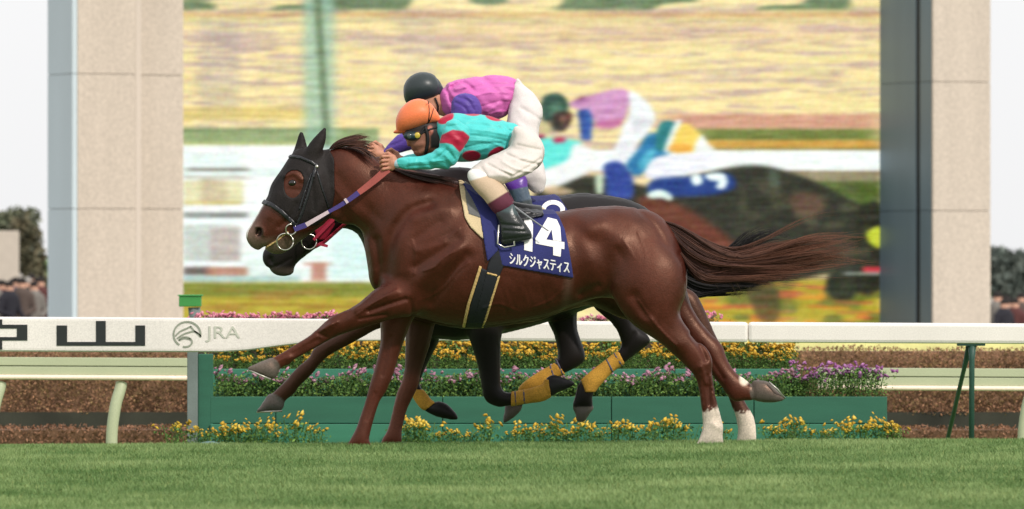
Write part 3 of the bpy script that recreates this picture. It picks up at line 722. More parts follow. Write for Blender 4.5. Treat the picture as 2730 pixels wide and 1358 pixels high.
flat('character', [R4(151, 179, 868, 922), R4(256, 282, 856, 912), R4(361, 387, 868, 922), R4(179, 256, 912, 922), R4(256, 282, 912, 922), R4(282, 361, 912, 922)], M_ink, sg, yi)
def ribbon(pts, w):
    p = catmull(pts, False, 4); q = strip(p, w); k = len(p)
    return [[q[i], q[i + 1], q[2 * k - 2 - i], q[2 * k - 1 - i]] for i in range(k - 1)]
arc = lambda cx, cy, rx, ry_, a0, a1, n=14: [(cx + rx * math.cos(math.radians(t)), cy + ry_ * math.sin(math.radians(t))) for t in np.linspace(a0, a1, n)]
emb = ribbon(arc(499, 892, 36, 34, 125, 372), 4.5) + ribbon([(468, 896), (480, 884), (497, 876), (510, 870)], 4) + ribbon([(472, 903), (488, 892), (505, 886), (520, 884), (534, 896)], 4) \
    + ribbon([(508, 870), (520, 884), (530, 890), (536, 898)], 4) + ribbon(arc(494, 912, 18, 13, 200, 470), 4.5) + ribbon([(478, 908), (492, 902), (508, 905)], 3.5)
flat('emblem', emb, M_inkg, sg, yi)
def text_polys(s, size=1.0):
    cu = bpy.data.curves.new('t', 'FONT'); cu.body = s; cu.size = size; cu.resolution_u = 4
    o = bpy.data.objects.new('t', cu); COL.objects.link(o)
    dg = bpy.context.evaluated_depsgraph_get(); me = bpy.data.meshes.new_from_object(o.evaluated_get(dg))
    bpy.data.objects.remove(o); bpy.data.curves.remove(cu)
    vs = np.array([v.co[:2] for v in me.vertices]); fs = [tuple(p.vertices) for p in me.polygons]; bpy.data.meshes.remove(me)
    return vs, fs
tv, tf = text_polys('JRA'); tv = (tv - tv.min(0)) / np.ptp(tv, axis=0)
flat('lettering', [[(548 + 92 * tv[i, 0], 912 - 42 * tv[i, 1]) for i in f][::-1] for f in tf], M_inkl, sg, yi)

# ------------------------------------------------------------------ green tiered planter with flowers
M_pl = mat('planter_green', S(44, 98, 78), rough=0.55, var=0.12, vscale=4, vstretch=(0.4, 1, 3), bump=0.1)
M_pl2 = mat('planter_green_light', S(56, 120, 96), rough=0.55, var=0.12, vscale=4, vstretch=(0.4, 1, 3))
M_grey = mat('weathered_post', S(112, 122, 120), rough=0.7, var=0.15)
py_ = 7.0
pl = empty('flower_planter', P(1450, 1190, py_), 'long green tiered flower planter behind the white rail', 'planter')
seams = [560, 735, 1180, 1630, 2010, 2366]
for a, b in zip(seams[:-1], seams[1:]):
    boxpx('front_board', a + 1, b - 1, 1058, 1129, py_, 0.04, M_pl, pl, 0.004)
    boxpx('lower_board', a + 1, b - 1, 1131, 1215, py_ - 0.03, 0.05, M_pl2, pl, 0.004)
for a, b in zip([566, 1000, 1450, 1800], [998, 1448, 1798, 2132]):
    boxpx('back_board', a, b, 984, 1060, py_ + 0.45, 0.04, M_pl2, pl, 0.004)
boxpx('corner_post', 499, 527, 935, 1200, py_ - 0.04, 0.08, M_grey, pl, 0.006)
boxpx('end_panel', 528, 568, 944, 1210, py_ + 0.002, 0.05, M_pl, pl, 0.004)
M_soil = mat('soil', S(60, 48, 38), rough=0.95, var=0.3)
x0, x1 = P(566, 0, py_)[0], P(2360, 0, py_)[0]
box('soil', x0, x1, py_ + 0.045, py_ + 0.44, -0.2, P(0, 1064, py_)[2], M_soil, pl)
box('soil', P(572, 0, py_)[0], P(2128, 0, py_)[0], py_ + 0.5, py_ + 0.9, -0.2, P(0, 992, py_ + 0.5)[2], M_soil, pl)

GREENS = [S(78, 112, 52), S(94, 128, 60), S(60, 92, 46), S(110, 140, 66)]
def plant_mesh(seed, kind):
    r = np.random.default_rng(seed); out = []
    if kind == 'yellow':   H, W, n, nf, cols = 0.20, 0.09, 150, 13, [S(206, 164, 52), S(216, 178, 72), S(186, 142, 44)]
    elif kind == 'pink':   H, W, n, nf, cols = 0.17, 0.10, 150, 5, [S(176, 128, 148), S(190, 146, 164), S(160, 112, 136)]
    elif kind == 'violet': H, W, n, nf, cols = 0.24, 0.11, 150, 10, [S(158, 98, 152), S(174, 120, 168), S(142, 84, 136)]
    elif kind == 'rose':   H, W, n, nf, cols = 0.16, 0.12, 110, 14, [S(212, 130, 150), S(226, 156, 170), S(196, 110, 136)]
    else:                  H, W, n, nf, cols = 0.15, 0.08, 70, 7, [S(204, 170, 58), S(214, 184, 80), S(190, 152, 50)]
    fol_top = 0.9 if kind != 'low' else 0.8
    n = int(n * 2.6)
    c = np.stack([r.normal(0, W * 0.55, n), r.normal(0, W * 0.5, n), r.random(n) * H * fol_top], 1)
    leaves = leaf_tris(c, 0.0115, GREENS, r)
    tb = []
    for _ in range(5):
        a = r.normal(0, W * 0.5, 2)
        v, f = tube_arrays([(a[0] * 0.3, a[1] * 0.3, -0.03), (a[0], a[1], H * 0.9)], 0.003, 4); tb.append((v, f, np.tile(S(80, 110, 60), (len(v), 1))))
    leaves = join([leaves] + tb)
    heads = []
    for _ in range(nf):
        hc0 = (r.normal(0, W * 0.6), r.normal(0, W * 0.45), H * r.uniform(0.68, 1.1))
        heads += [(hc0[0] + r.normal(0, 0.013), hc0[1] + r.normal(0, 0.013), hc0[2] + r.normal(0, 0.009)) for _k in range(r.integers(2, 5))]
    for hd_ in heads:
        zc = H * r.uniform(0.72, 1.12) if kind != 'pink' else H * r.uniform(0.75, 1.1)
        cc = np.array(hd_); rr = r.uniform(0.010, 0.019) * {'rose': 1.1, 'low': 0.8, 'pink': 0.95}.get(kind, 1.0)
        k = 7; ang = np.arange(k) * 2 * np.pi / k + r.random()
        tilt = r.normal(0, 0.3, 2) + np.array([0, -0.5])
        ring = np.stack([np.cos(ang), np.sin(ang), 0.35 * np.sin(ang * 2 + r.random() * 6)], 1) * rr
        ring[:, 2] += ring[:, 0] * tilt[0] + ring[:, 1] * tilt[1]
        v = np.concatenate([[cc + (0, 0, rr * 0.7)], cc + ring, [cc - (0, 0, rr * 0.5)]])
        f = [(0, 1 + i, 1 + (i + 1) % k) for i in range(k)] + [(k + 1, 1 + (i + 1) % k, 1 + i) for i in range(k)]
        out.append((v, np.array(f), np.tile(np.array(cols[r.integers(0, 3)]) * r.uniform(0.85, 1.15), (len(v), 1))))
    blooms = join(out)
    return mesh('leaves', *leaves, smooth=False), mesh('blooms', *blooms, smooth=False)
VAR = {k: [plant_mesh(100 + 7 * i + 50 * j, k) for i in range(4)] for j, k in enumerate(('yellow', 'pink', 'violet', 'rose', 'low'))}
for k in VAR:
    for a, b in VAR[k]: a.materials.append(M_leaf); b.materials.append(M_petal)
def plant(name, kind, px, py, y, s, label, group):
    lm, bm_ = VAR[kind][random.randrange(4)]
    x, _, z = P(px, py, y)
    e = empty(name, (x, y, z), label, 'flower', group); e.rotation_euler.z = random.uniform(0, 6.28); e.scale = (s, s, s * random.uniform(0.85, 1.15))
    for nm, me in (('leaves', lm), ('blooms', bm_)):
        o = bpy.data.objects.new(nm, me); COL.objects.link(o); o.parent = e; o['kind'] = 'stuff'
for i, px in enumerate(np.arange(575, 2125, 31)):
    for row in (0, 1):
        plant('yellow_flower_plant', 'yellow', px + random.uniform(-12, 12) + row * 15, 989, py_ + 0.56 + row * 0.2, random.uniform(0.85, 1.1) if row else random.uniform(0.45, 0.85), 'yellow flowering plant in the back tier of the green planter', 'yellow flowers in the back tier of the planter')
for i, px in enumerate(np.arange(590, 2110, 33)):
    plant('pink_flower_plant', 'pink', px + random.uniform(-12, 12), 1061, py_ + 0.2 + random.uniform(-.05, .08), random.uniform(0.95, 1.2), 'pale pink flowering plant in the front tier of the green planter', 'pink flowers in the front tier of the planter')
    plant('pink_flower_plant', 'pink', px + 16 + random.uniform(-8, 8), 1061, py_ + 0.32, random.uniform(0.6, 0.85), 'pale pink flowering plant in the front tier of the green planter', 'pink flowers in the front tier of the planter')
for px in np.arange(2120, 2345, 22):
    plant('violet_flower_plant', 'violet', px + random.uniform(-6, 6), 1061, py_ + 0.22 + random.uniform(-.06, .1), random.uniform(0.68, 1.0), 'violet flowering plant at the right end of the green planter', 'violet flowers at the right end of the planter')
lowx = [470, 505, 545, 572, 590, 610, 640, 668, 700, 742, 790, 835, 1085, 1105, 1140, 1180, 1215, 1250, 1290, 1370, 1400, 1440, 1480, 1500, 1540, 1570, 1600, 1640, 1690, 1740, 1790, 1830, 1930, 2070, 2095, 2120, 2160, 2190, 2230, 2260, 2300, 2340, 2366, 2380]
for px in lowx:
    plant('low_yellow_flower_plant', 'low', px + random.uniform(-8, 8), 1192, py_ - 0.25 + random.uniform(-.1, .08), random.uniform(0.8, 1.35), 'low yellow flowering plant at the foot of the green planter', 'yellow flowers at the foot of the planter')
for px in list(np.arange(535, 905, 21)) + [1690, 1715, 1740, 1860, 1885, 1600, 1580]:
    plant('rose_flower_plant', 'rose', px + random.uniform(-6, 6), 886, 11.5, random.uniform(0.7, 0.9), 'rose pink flowers showing above the white rail in front of the screen', 'rose flowers above the rail')
# raised bed that carries the rose flowers
rb = tag(box('flower_bed', P(520, 0, 11.3)[0], P(1920, 0, 11.3)[0], 11.25, 11.9, -0.3, P(0, 885, 11.5)[2], M_soil), 'raised earth bed of rose flowers behind the white rail', 'flower bed')
# grey cap at the planter's foot
cv = Field(6.6, 0.006).add([(520, 1192), (535, 1181), (560, 1177), (585, 1181), (600, 1192), (560, 1200)], 0.0, 1.0).build()
v, q, _ = cv.surface(); tag(link('ground_cover', mesh('ground_cover', v, q), mat('bluish_plastic', S(96, 124, 128), rough=0.5)), 'small blue-grey domed cover at the planter corner', 'cover')

# green box on a stand before the left pillar
gb = empty('green_box', P(510, 850, 14), 'bright green box on a grey stand by the left pillar', 'box')
boxpx('box', 477, 536, 789, 818, 14, 0.14, mat('bright_green', S(62, 140, 70), rough=0.5), gb, 0.006)
boxpx('lid', 474, 540, 786, 790, 13.99, 0.17, mat('bright_green_lid', S(70, 150, 78), rough=0.5), gb, 0.003)
tube('stand', [P(518, 820, 14.07), P(520, 900, 14.07), P(520, 1150, 14.07)], [0.05, 0.035, 0.03], M_grey, gb, 8)

# ------------------------------------------------------------------ far things beyond the screen
def shrub(name, px, py0, py1, w, y, cols, n, label, cat, group=None, size=0.12, lumps=6):
    base = V(px, 679, y); base.z = -1.35
    e = empty(name, base, label, cat, group)
    d = DIST + y; zc0, zc1 = P(0, py1, y)[2], P(0, py0, y)[2]; hw = w * d / FPX / 2
    r = np.random.default_rng(int(px) % 1000 + 3); parts = []
    for i in range(lumps):
        cx = base.x + r.uniform(-0.6, 0.6) * hw; cz = zc0 + (zc1 - zc0) * r.uniform(0.25, 0.8)
        parts.append(leaf_cloud(n // lumps, (cx, y + r.uniform(-0.3, 0.3), cz), (hw * 0.6, hw * 0.5, (zc1 - zc0) * 0.28), size, cols, i + int(px) % 97 + 11, 0.3))
    link('crown', mesh('crown', *join(parts), smooth=False), M_leaf, e)
    tube('trunk', [(base.x, y, -1.4), (base.x + 0.05, y, -0.2), (base.x - 0.1, y, zc0 + (zc1 - zc0) * 0.6)], [0.16, 0.12, 0.05], M_bark, e)
    for k in range(4):
        tube('limb', [(base.x, y, zc0 + (zc1 - zc0) * 0.2), (base.x + hw * random.uniform(-.6, .6), y, zc0 + (zc1 - zc0) * random.uniform(.5, .8))], [0.06, 0.02], M_bark, e, 6)
DK = [S(92, 92, 72), S(106, 102, 80), S(78, 80, 66), S(118, 110, 86)]
PN = [S(98, 106, 84), S(84, 92, 74), S(112, 116, 92)]
shrub('broadleaf_tree', 78, 596, 870, 110, 140, DK, 5200, 'dark green broadleaf tree beside the left pillar', 'tree', size=0.10, lumps=10)
shrub('pine_tree', 30, 548, 640, 190, 150, PN, 1500, 'pine tree crown behind the pale hoarding at the left edge', 'tree', size=0.09, lumps=7)
shrub('broadleaf_tree', -60, 600, 870, 160, 152, DK, 3000, 'dark tree behind the hoarding at the left edge', 'tree', size=0.12)
for k, px in enumerate((2668, 2720, 2772, 2830)):
    shrub('dark_hedge_tree', px, 672 + 3 * k, 880, 86, 135 + k, [S(92, 102, 96), S(78, 88, 82), S(106, 114, 106)], 3000, ['clipped dark green tree next to the right pillar', 'clipped dark green tree at the right edge of the frame', 'clipped dark green tree beyond the right edge', 'clipped dark green tree far beyond the right edge'][k], 'tree', 'trees right of the right pillar', size=0.12, lumps=8)
hb = empty('hoarding', P(0, 760, 128), 'pale beige hoarding panel left of the left pillar', 'hoarding')
boxpx('panel', -90, 50, 616, 752, 128, 0.15, mat('hoarding_beige', S(196, 186, 172), rough=0.8, var=0.06), hb, 0.01)
for a in (-70, 36): boxpx('post', a - 4, a + 4, 753, 860, 128.05, 0.08, M_grey, hb)

# spectators in the infield, simple whole figures
def spectator_mesh(seed):
    r = np.random.default_rng(seed); F = Field(0, 0.02); u = 431.0
    q = lambda x, y, z: (1365 + x * u, 679 - (z - CAMZ) * u, y)
    F.cap(q(0, 0, 0.95), q(0, 0.0, 1.38), 0.15, 0.17, 0.06, 1)
    F.cap(q(-.12, 0, 1.36), q(.12, 0, 1.36), 0.09, 0.09, 0.06, 1)
    for s in (-1, 1):
        F.cap(q(s * .19, 0, 1.36), q(s * .25, -.03, 1.08), 0.065, 0.055, 0.04, 1); F.cap(q(s * .25, -.03, 1.08), q(s * (.25 - r.uniform(0, .2)), -.22, r.uniform(0.95, 1.2)), 0.05, 0.04, 0.03, 1)
        F.cap(q(s * .09, 0, 0.95), q(s * .10, 0, 0.5), 0.10, 0.075, 0.04, 3); F.cap(q(s * .10, 0, 0.5), q(s * .11, 0.02, 0.06), 0.07, 0.05, 0.03, 3); F.cap(q(s * .11, 0.02, 0.05), q(s * .12, -.14, 0.04), 0.05, 0.04, 0.03, 3)
    F.cap(q(0, 0, 1.4), q(0, -.02, 1.52), 0.06, 0.055, 0.03, 2); F.cap(q(0, -.02, 1.57), q(0, -.01, 1.63), 0.085, 0.095, 0.03, 2)
    F.build(); v, f, ids = F.surface()
    coats = [(36, 36, 44), (84, 48, 46), (120, 116, 110), (38, 42, 38), (84, 72, 66), (48, 52, 74)]
    col = np.array([S(*coats[seed % 6])] * len(v)); sk = np.array(S(206, 160, 136)); col[ids == 2] = sk; col[ids == 3] = np.array(S(44, 44, 52))
    hair = (v[:, 2] > 1.6) | ((v[:, 2] > 1.5) & (v[:, 1] > 0.02)); col[hair] = np.array(S(34, 28, 26)) if seed != 3 else np.array(S(150, 146, 140))
    return mesh('spectator_body', v, f, col)
M_spec = mat('clothing', attr=True, rough=0.85, var=0.12)
SPM = [spectator_mesh(i) for i in range(6)]
for me in SPM: me.materials.append(M_spec)
spots = [(-14, 117), (6, 120), (24, 116), (42, 121), (58, 117), (74, 122), (90, 118), (106, 121), (-4, 127), (14, 129), (33, 126), (50, 130), (67, 127), (83, 131), (99, 128), (2660, 118), (2676, 115), (2690, 119), (2706, 116), (2722, 120), (2684, 127), (2714, 126)]
seen_lb = {}
LT = ['spectator in dark coat in the crowd left of the pillar', 'spectator in brick red coat in the crowd left of the pillar', 'spectator in pale coat in the crowd left of the pillar', 'spectator in dark green coat in the crowd left of the pillar', 'spectator in tan coat in the crowd left of the pillar', 'spectator in blue coat in the crowd left of the pillar']
for i, (px, y) in enumerate(spots):
    k = (i * 5 + 2) % 6 if px < 1000 else [1, 4, 1, 2, 0, 4][i % 6]
    o = bpy.data.objects.new('person', SPM[k]); COL.objects.link(o)
    s = random.uniform(0.98, 1.1) if px < 1000 else random.uniform(0.94, 1.04); o.location = (P(px, 0, y)[0], y, -1.06 if px < 1000 else -1.35); o.scale = (s, s, s); o.rotation_euler.z = random.uniform(-0.7, 0.7)
    lb = LT[k] if px < 1000 else LT[k].replace('left of the pillar', 'right of the right pillar')
    seen_lb[lb] = seen_lb.get(lb, 0) + 1
    tag(o, lb if seen_lb[lb] == 1 else lb.replace('in the crowd', 'standing farther right in the crowd') if seen_lb[lb] == 2 else lb.replace('in the crowd', 'of matching colour deep in the crowd' if seen_lb[lb] == 3 else 'last of its colour in the crowd'), 'person', 'spectators in the infield')
tag(box('infield_terrace', -20, -5, 112, 134, -1.34, -1.06, M_soil), kind='structure')
# ------------------------------------------------------------------ horses
M_coat = mat('bay_coat', attr=True, rough=0.45, var=0.32, vscale=6, bump=0.16, bscale=120, spec=0.6, bump2=0.10, b2scale=22, b2stretch=(1, 1, 0.7), rvar=0.13, grain=0.18, gscale=95)
M_coatk = mat('black_coat', attr=True, rough=0.45, var=0.15, vscale=7, bump=0.05, bscale=140, spec=0.28)
M_coat.node_tree.nodes['Principled BSDF'].inputs['Specular Tint'].default_value = (1.0, 0.62, 0.45, 1)
M_hair = mat('horse_hair', attr=True, rough=0.5, var=0.1, spec=0.35)
M_eye = mat('eye', S(22, 14, 10), rough=0.08, spec=0.7)
M_shoe = mat('steel_shoe', S(190, 186, 176), rough=0.35, metallic=0.6)

TR = [(1060, 462), (1143, 472), (1225, 488), (1290, 524), (1350, 550), (1420, 562), (1480, 565), (1530, 558), (1579, 553), (1640, 551), (1690, 554), (1731, 562),
      (1762, 579), (1786, 607), (1804, 640), (1820, 678), (1829, 712), (1832, 745), (1828, 778), (1813, 808), (1785, 835), (1740, 845), (1690, 835), (1640, 812),
      (1600, 799), (1565, 806), (1517, 820), (1468, 839), (1428, 848), (1338, 860), (1281, 867), (1200, 865), (1140, 852), (1085, 838), (1040, 822), (1006, 790),
      (993, 750), (987, 706), (980, 655), (990, 590), (1015, 525)]
NK = [(880, 402), (905, 391), (940, 392), (980, 408), (1020, 435), (1075, 456), (1143, 470), (1210, 500), (1215, 620), (1150, 720), (1060, 770), (1000, 755), (989, 715), (983, 675),
      (972, 633), (943, 606), (905, 594), (882, 575), (868, 530), (858, 450)]
HD = [(775, 420), (752, 455), (727, 492), (716, 526), (702, 545), (685, 574), (668, 602), (657, 620), (658, 640), (670, 658), (688, 667), (702, 660), (712, 668), (730, 677), (752, 676),
      (773, 664), (800, 643), (838, 616), (868, 590), (884, 558), (889, 510), (887, 455), (872, 412), (850, 402), (812, 397), (790, 404)]
EARN = [(815, 424), (818, 405), (829, 385), (846, 365), (864, 347), (866, 348), (865, 374), (857, 400), (846, 428), (830, 434)]
EARF = [(784, 414), (788, 398), (795, 376), (801, 358), (804, 358), (811, 380), (816, 404), (808, 416)]
LA = [(1100, 735), (1050, 748), (1001, 772), (949, 815), (897, 839), (877, 851), (858, 868), (825, 896), (790, 918), (760, 937), (735, 951), (712, 962), (722, 990), (745, 984), (760, 976),
      (773, 971), (785, 959), (806, 947), (832, 933), (868, 912), (900, 896), (949, 879), (1011, 861), (1055, 848), (1110, 838), (1150, 800), (1140, 755)]
HA = [(724, 956), (700, 963), (680, 972), (663, 980), (666, 989), (692, 999), (722, 1011), (738, 1003), (746, 985), (740, 966)]
LC = [(1010, 800), (1013, 863), (1014, 911), (1003, 966), (990, 1010), (983, 1035), (974, 1070), (963, 1103), (948, 1145), (932, 1176), (926, 1196), (984, 1196), (984, 1165), (1001, 1100), (1012, 1070),
      (1028, 1045), (1047, 1000), (1066, 939), (1090, 873), (1120, 800), (1060, 760)]
LI = [(1640, 690), (1625, 760), (1645, 812), (1680, 858), (1719, 886), (1767, 917), (1815, 963), (1847, 997), (1860, 1028), (1867, 1070), (1871, 1103), (1872, 1140), (1862, 1172), (1854, 1196), (1922, 1196),
      (1925, 1160), (1926, 1136), (1919, 1106), (1911, 1076), (1900, 1030), (1897, 1000), (1897, 965), (1892, 944), (1880, 926), (1858, 905), (1836, 880), (1817, 852), (1812, 826), (1828, 770), (1812, 690), (1730, 640)]
LK = [(1740, 760), (1790, 850), (1850, 925), (1897, 997), (1921, 1026), (1940, 1053), (1958, 1070), (1985, 1069), (2015, 1064), (2020, 1035), (2004, 1026), (1984, 1010), (1970, 1001), (1957, 988), (1938, 956),
      (1929, 928), (1915, 908), (1897, 892), (1865, 853), (1842, 811), (1825, 760), (1780, 720)]
HK = [(2008, 1018), (2030, 1016), (2049, 1020), (2070, 1039), (2091, 1061), (2086, 1070), (2055, 1074), (2015, 1069), (2003, 1048)]

rel_shoulder = [([(1147, 546), (1094, 565), (1058, 611), (1039, 660), (1031, 726)], 15.6, -0.0302),
    ([(1110, 712), (1150, 688), (1185, 668), (1222, 640)], 11.9, -0.0119),
    ([(1105, 640), (1140, 615), (1175, 595)], 11.9, -0.0076),
    ([(1130, 664), (1165, 645), (1205, 622)], 9.7, -0.0051),
    ([(1120, 668), (1185, 645)], 10.4, 0.0082),
    ([(1245, 683), (1199, 736), (1173, 775), (1150, 803)], 15.6, -0.0219),
    ([(1090, 790), (1110, 760), (1140, 735), (1215, 668)], 25.9, 0.0247),
    ([(1240, 600), (1236, 660)], 21.6, 0.0076),
    ([(1070, 640), (1080, 720)], 28.5, 0.0138),
    ([(1110, 580), (1160, 560), (1200, 560)], 18.1, 0.011),
    ([(1300, 650), (1290, 760), (1330, 830)], 77.8, 0.0082),
    ([(1400, 740), (1440, 800)], 12.0, -0.0022),
    ([(1360, 740), (1395, 805)], 10.8, -0.0022),
    ([(1440, 730), (1480, 790)], 12.0, -0.0029),
    ([(1597, 652), (1622, 715), (1640, 790)], 36.7, -0.034),
    ([(1645, 668), (1660, 692), (1672, 720)], 10.8, -0.0076),
    ([(1560, 630), (1575, 690)], 30.2, 0.0102),
    ([(1545, 783), (1594, 762)], 10.4, -0.0138),
    ([(1535, 640), (1548, 720), (1560, 780)], 25.9, -0.0165),
    ([(1600, 620), (1680, 660), (1720, 740)], 33.7, 0.0165),
    ([(1808, 680), (1812, 750), (1802, 815)], 9.1, -0.011),
    ([(1780, 640), (1790, 720), (1780, 800)], 23.3, 0.011),
    ([(1575, 600), (1600, 590)], 25.9, 0.0138),
    ([(1006, 640), (1012, 720), (1008, 780)], 10.4, -0.0219),
    ([(1250, 700), (1220, 722), (1190, 760), (1150, 790), (1120, 800)], 3.8, 0.0051),
    ([(1380, 830), (1330, 810), (1290, 822)], 3.8, 0.0043),
    ([(1225, 610), (1200, 632), (1175, 640)], 3.5, 0.0051),
    ([(1210, 672), (1180, 690), (1160, 712), (1130, 722)], 3.5, 0.0051),
    ([(1100, 640), (1110, 680), (1105, 730)], 3.8, 0.0043),
    ([(1700, 620), (1720, 680), (1715, 740), (1725, 800)], 3.8, 0.0034),
    ([(1660, 640), (1690, 690)], 3.8, 0.0034),
    ([(1420, 820), (1470, 800), (1500, 770)], 3.8, 0.0043),
    ([(1355, 770), (1375, 830)], 5, -0.0027),
    ([(1335, 760), (1352, 832)], 5, -0.0027),
    ([(1400, 765), (1420, 822)], 5, -0.0027),
    ([(1440, 760), (1458, 815)], 5, -0.0027),
    ([(1640, 560), (1690, 600), (1740, 660), (1760, 740)], 17.3, 0.0068),
    ([(1700, 560), (1750, 610), (1785, 690)], 7.6, -0.0059),
    ([(1500, 600), (1540, 610), (1570, 640)], 15.1, -0.0085)]
rel_leg_a = [([(985, 830), (1035, 812), (1082, 797)], 5.5, -0.0166),
    ([(960, 850), (1030, 838)], 4.4, -0.0099),
    ([(950, 825), (1060, 780)], 8.8, 0.0099),
    ([(780, 945), (850, 905)], 5.5, -0.0099),
    ([(870, 878), (885, 868)], 8.8, 0.0099),
    ([(1095, 800), (1100, 835)], 6.6, -0.0132),
    ([(1060, 772), (1010, 800), (955, 838)], 3.2, 0.006),
    ([(860, 880), (880, 866), (900, 858)], 5, 0.008),
    ([(850, 890), (872, 898)], 4, -0.008),
    ([(735, 965), (770, 950), (840, 912)], 3, 0.004),
    ([(770, 958), (780, 950)], 6, 0.008)]
rel_leg_i = [([(1842, 892), (1868, 932), (1880, 960)], 6.6, -0.0186),
    ([(1720, 850), (1800, 920)], 22.1, 0.0155),
    ([(1868, 980), (1880, 1020)], 6.6, 0.0093),
    ([(1884, 1030), (1890, 1080)], 4.4, -0.0093),
    ([(1690, 790), (1720, 840)], 13.3, -0.0155),
    ([(1700, 800), (1750, 870), (1800, 920)], 3.5, 0.006),
    ([(1866, 1000), (1874, 1090)], 3, 0.005),
    ([(1893, 1000), (1900, 1060), (1912, 1105)], 3, 0.006),
    ([(1885, 1000), (1892, 1080)], 3, -0.008),
    ([(1850, 985), (1870, 970), (1890, 962)], 8, 0.004),
    ([(1900, 1130), (1915, 1140)], 7, 0.006)]
rel_head = [([(792, 545), (770, 585), (745, 605)], 7.0, -0.0072),
    ([(850, 470), (862, 530), (848, 575)], 22.0, 0.0192),
    ([(740, 520), (718, 575)], 12.0, 0.006),
    ([(692, 614), (690, 624)], 6.0, -0.0264),
    ([(684, 605), (700, 610), (704, 628)], 4.0, 0.0096),
    ([(706, 661), (732, 641), (760, 628)], 3.5, -0.0144),
    ([(760, 470), (785, 462), (805, 478)], 8.0, 0.012),
    ([(770, 505), (800, 508)], 6.0, -0.0048),
    ([(830, 450), (840, 560)], 5.0, -0.0036),
    ([(800, 560), (780, 600), (755, 620)], 3, 0.004),
    ([(820, 480), (806, 540), (790, 580)], 5, 0.005)]
rel_neck = [([(905, 560), (960, 600), (1000, 645), (1020, 700)], 16.4, -0.0171),
    ([(930, 440), (1000, 500), (1070, 560)], 35.5, 0.0095),
    ([(900, 470), (960, 540), (1020, 590)], 13.7, -0.0057),
    ([(1075, 480), (1150, 520), (1180, 560)], 16.4, -0.0076),
    ([(890, 500), (940, 560), (985, 610)], 4.6, 0.003),
    ([(1040, 470), (1090, 540), (1120, 600)], 13.8, 0.0048)]

def horse_thing(name, y0, label, loc_px):
    x, _, _ = P(loc_px, 0, y0)
    return empty(name, (x, y0, 0.0), label, 'horse', 'racehorses at full gallop')

def coat_cols(F, v, ids, base, rules):
    px, py = F.px(v)
    col = np.tile(np.array(base), (len(v), 1))
    n = value_noise(px / 60, py / 60, 3)[:, None]; col *= 0.9 + 0.2 * n
    for fn, c, soft in rules:
        a = np.clip(fn(px, py, ids, v) / soft + 0.5, 0, 1)[:, None]
        col = col * (1 - a) + np.array(c) * a
    return col
BROWN = S(66, 27, 19)

# near bay horse
near = horse_thing('racehorse', 0.0, 'glossy bay horse in a black hood and navy number cloth, nearest of the three', 1400)
FN = Field(0.0, 0.0065)
FN.add(TR, 0.0, 0.80, 0.05, 1, rel_shoulder).add(NK, 0.0, 0.60, 0.07, 2, rel_neck).add(HD, 0.0, 0.66, 0.05, 3, rel_head)
FN.add(EARN, -0.055, 0.7, 0.02, 4).add(EARF, 0.055, 0.7, 0.02, 4)
FN.add(LA, (-0.15, -0.11, 780, 960), 0.85, 0.04, 5, rel_leg_a).add(HA, -0.11, 0.9, 0.008, 9)
FN.add(LC, (0.13, 0.10, 800, 1180), 0.85, 0.04, 6, [([(1040, 900), (1018, 1000)], 6, -0.006), ([(1000, 1050), (975, 1120)], 5, -0.005)])
FN.add(LI, (-0.14, -0.11, 800, 1180), 0.80, 0.05, 7, rel_leg_i).add(LK, (0.13, 0.10, 800, 1060), 0.80, 0.05, 8, [([(1870, 920), (1930, 1010)], 6, -0.008)]).add(HK, 0.10, 0.9, 0.008, 9)
FN.build()
v, q, ids = FN.surface()
hoof = S(88, 82, 76)
cols = coat_cols(FN, v, ids, BROWN, [
    (lambda px, py, i, v: np.where(i == 3, 684 - px + (py - 600) * 0.2, -99), S(126, 104, 94), 40),
    (lambda px, py, i, v: np.where(i == 3, py - 636 + (px - 740) * 0.1, -99), S(92, 78, 66), 24),
    (lambda px, py, i, v: np.where((i == 3) & (np.abs(v[:, 1]) < 0.028), 716 - px + 0.62 * (540 - py), -99), S(226, 220, 214), 6),
    (lambda px, py, i, v: np.where(i == 3, 12 - np.hypot((px - 692) * 1.0, (py - 619) * 0.85), -99), S(26, 16, 15), 6),
    (lambda px, py, i, v: np.where((i == 5) | (i == 9), -poly_sd(px, py, catmull(HA)) + 3, -99), hoof, 3),
    (lambda px, py, i, v: np.where((i == 8) | (i == 9), -poly_sd(px, py, catmull(HK)) + 3, -99), hoof, 3),
    (lambda px, py, i, v: np.where((i == 7), py - 1092 + (px - 1890) * 0.35 + (value_noise(px / 5, py / 5, 2) - 0.5) * 14, -99), S(206, 194, 178), 7),
    (lambda px, py, i, v: np.where((i == 8), 13 - np.hypot(px - 1985, (py - 1012) * 0.8), -99), S(220, 208, 190), 6),
    (lambda px, py, i, v: np.where((i == 1) & (py > 730), 10 - np.abs(px - 1512 + (py - 780) * 0.1), -99), S(84, 58, 50), 16),
])
o_near = link('body', mesh('body', v, q, cols), M_coat, near)
B_near = bvh_of(o_near)

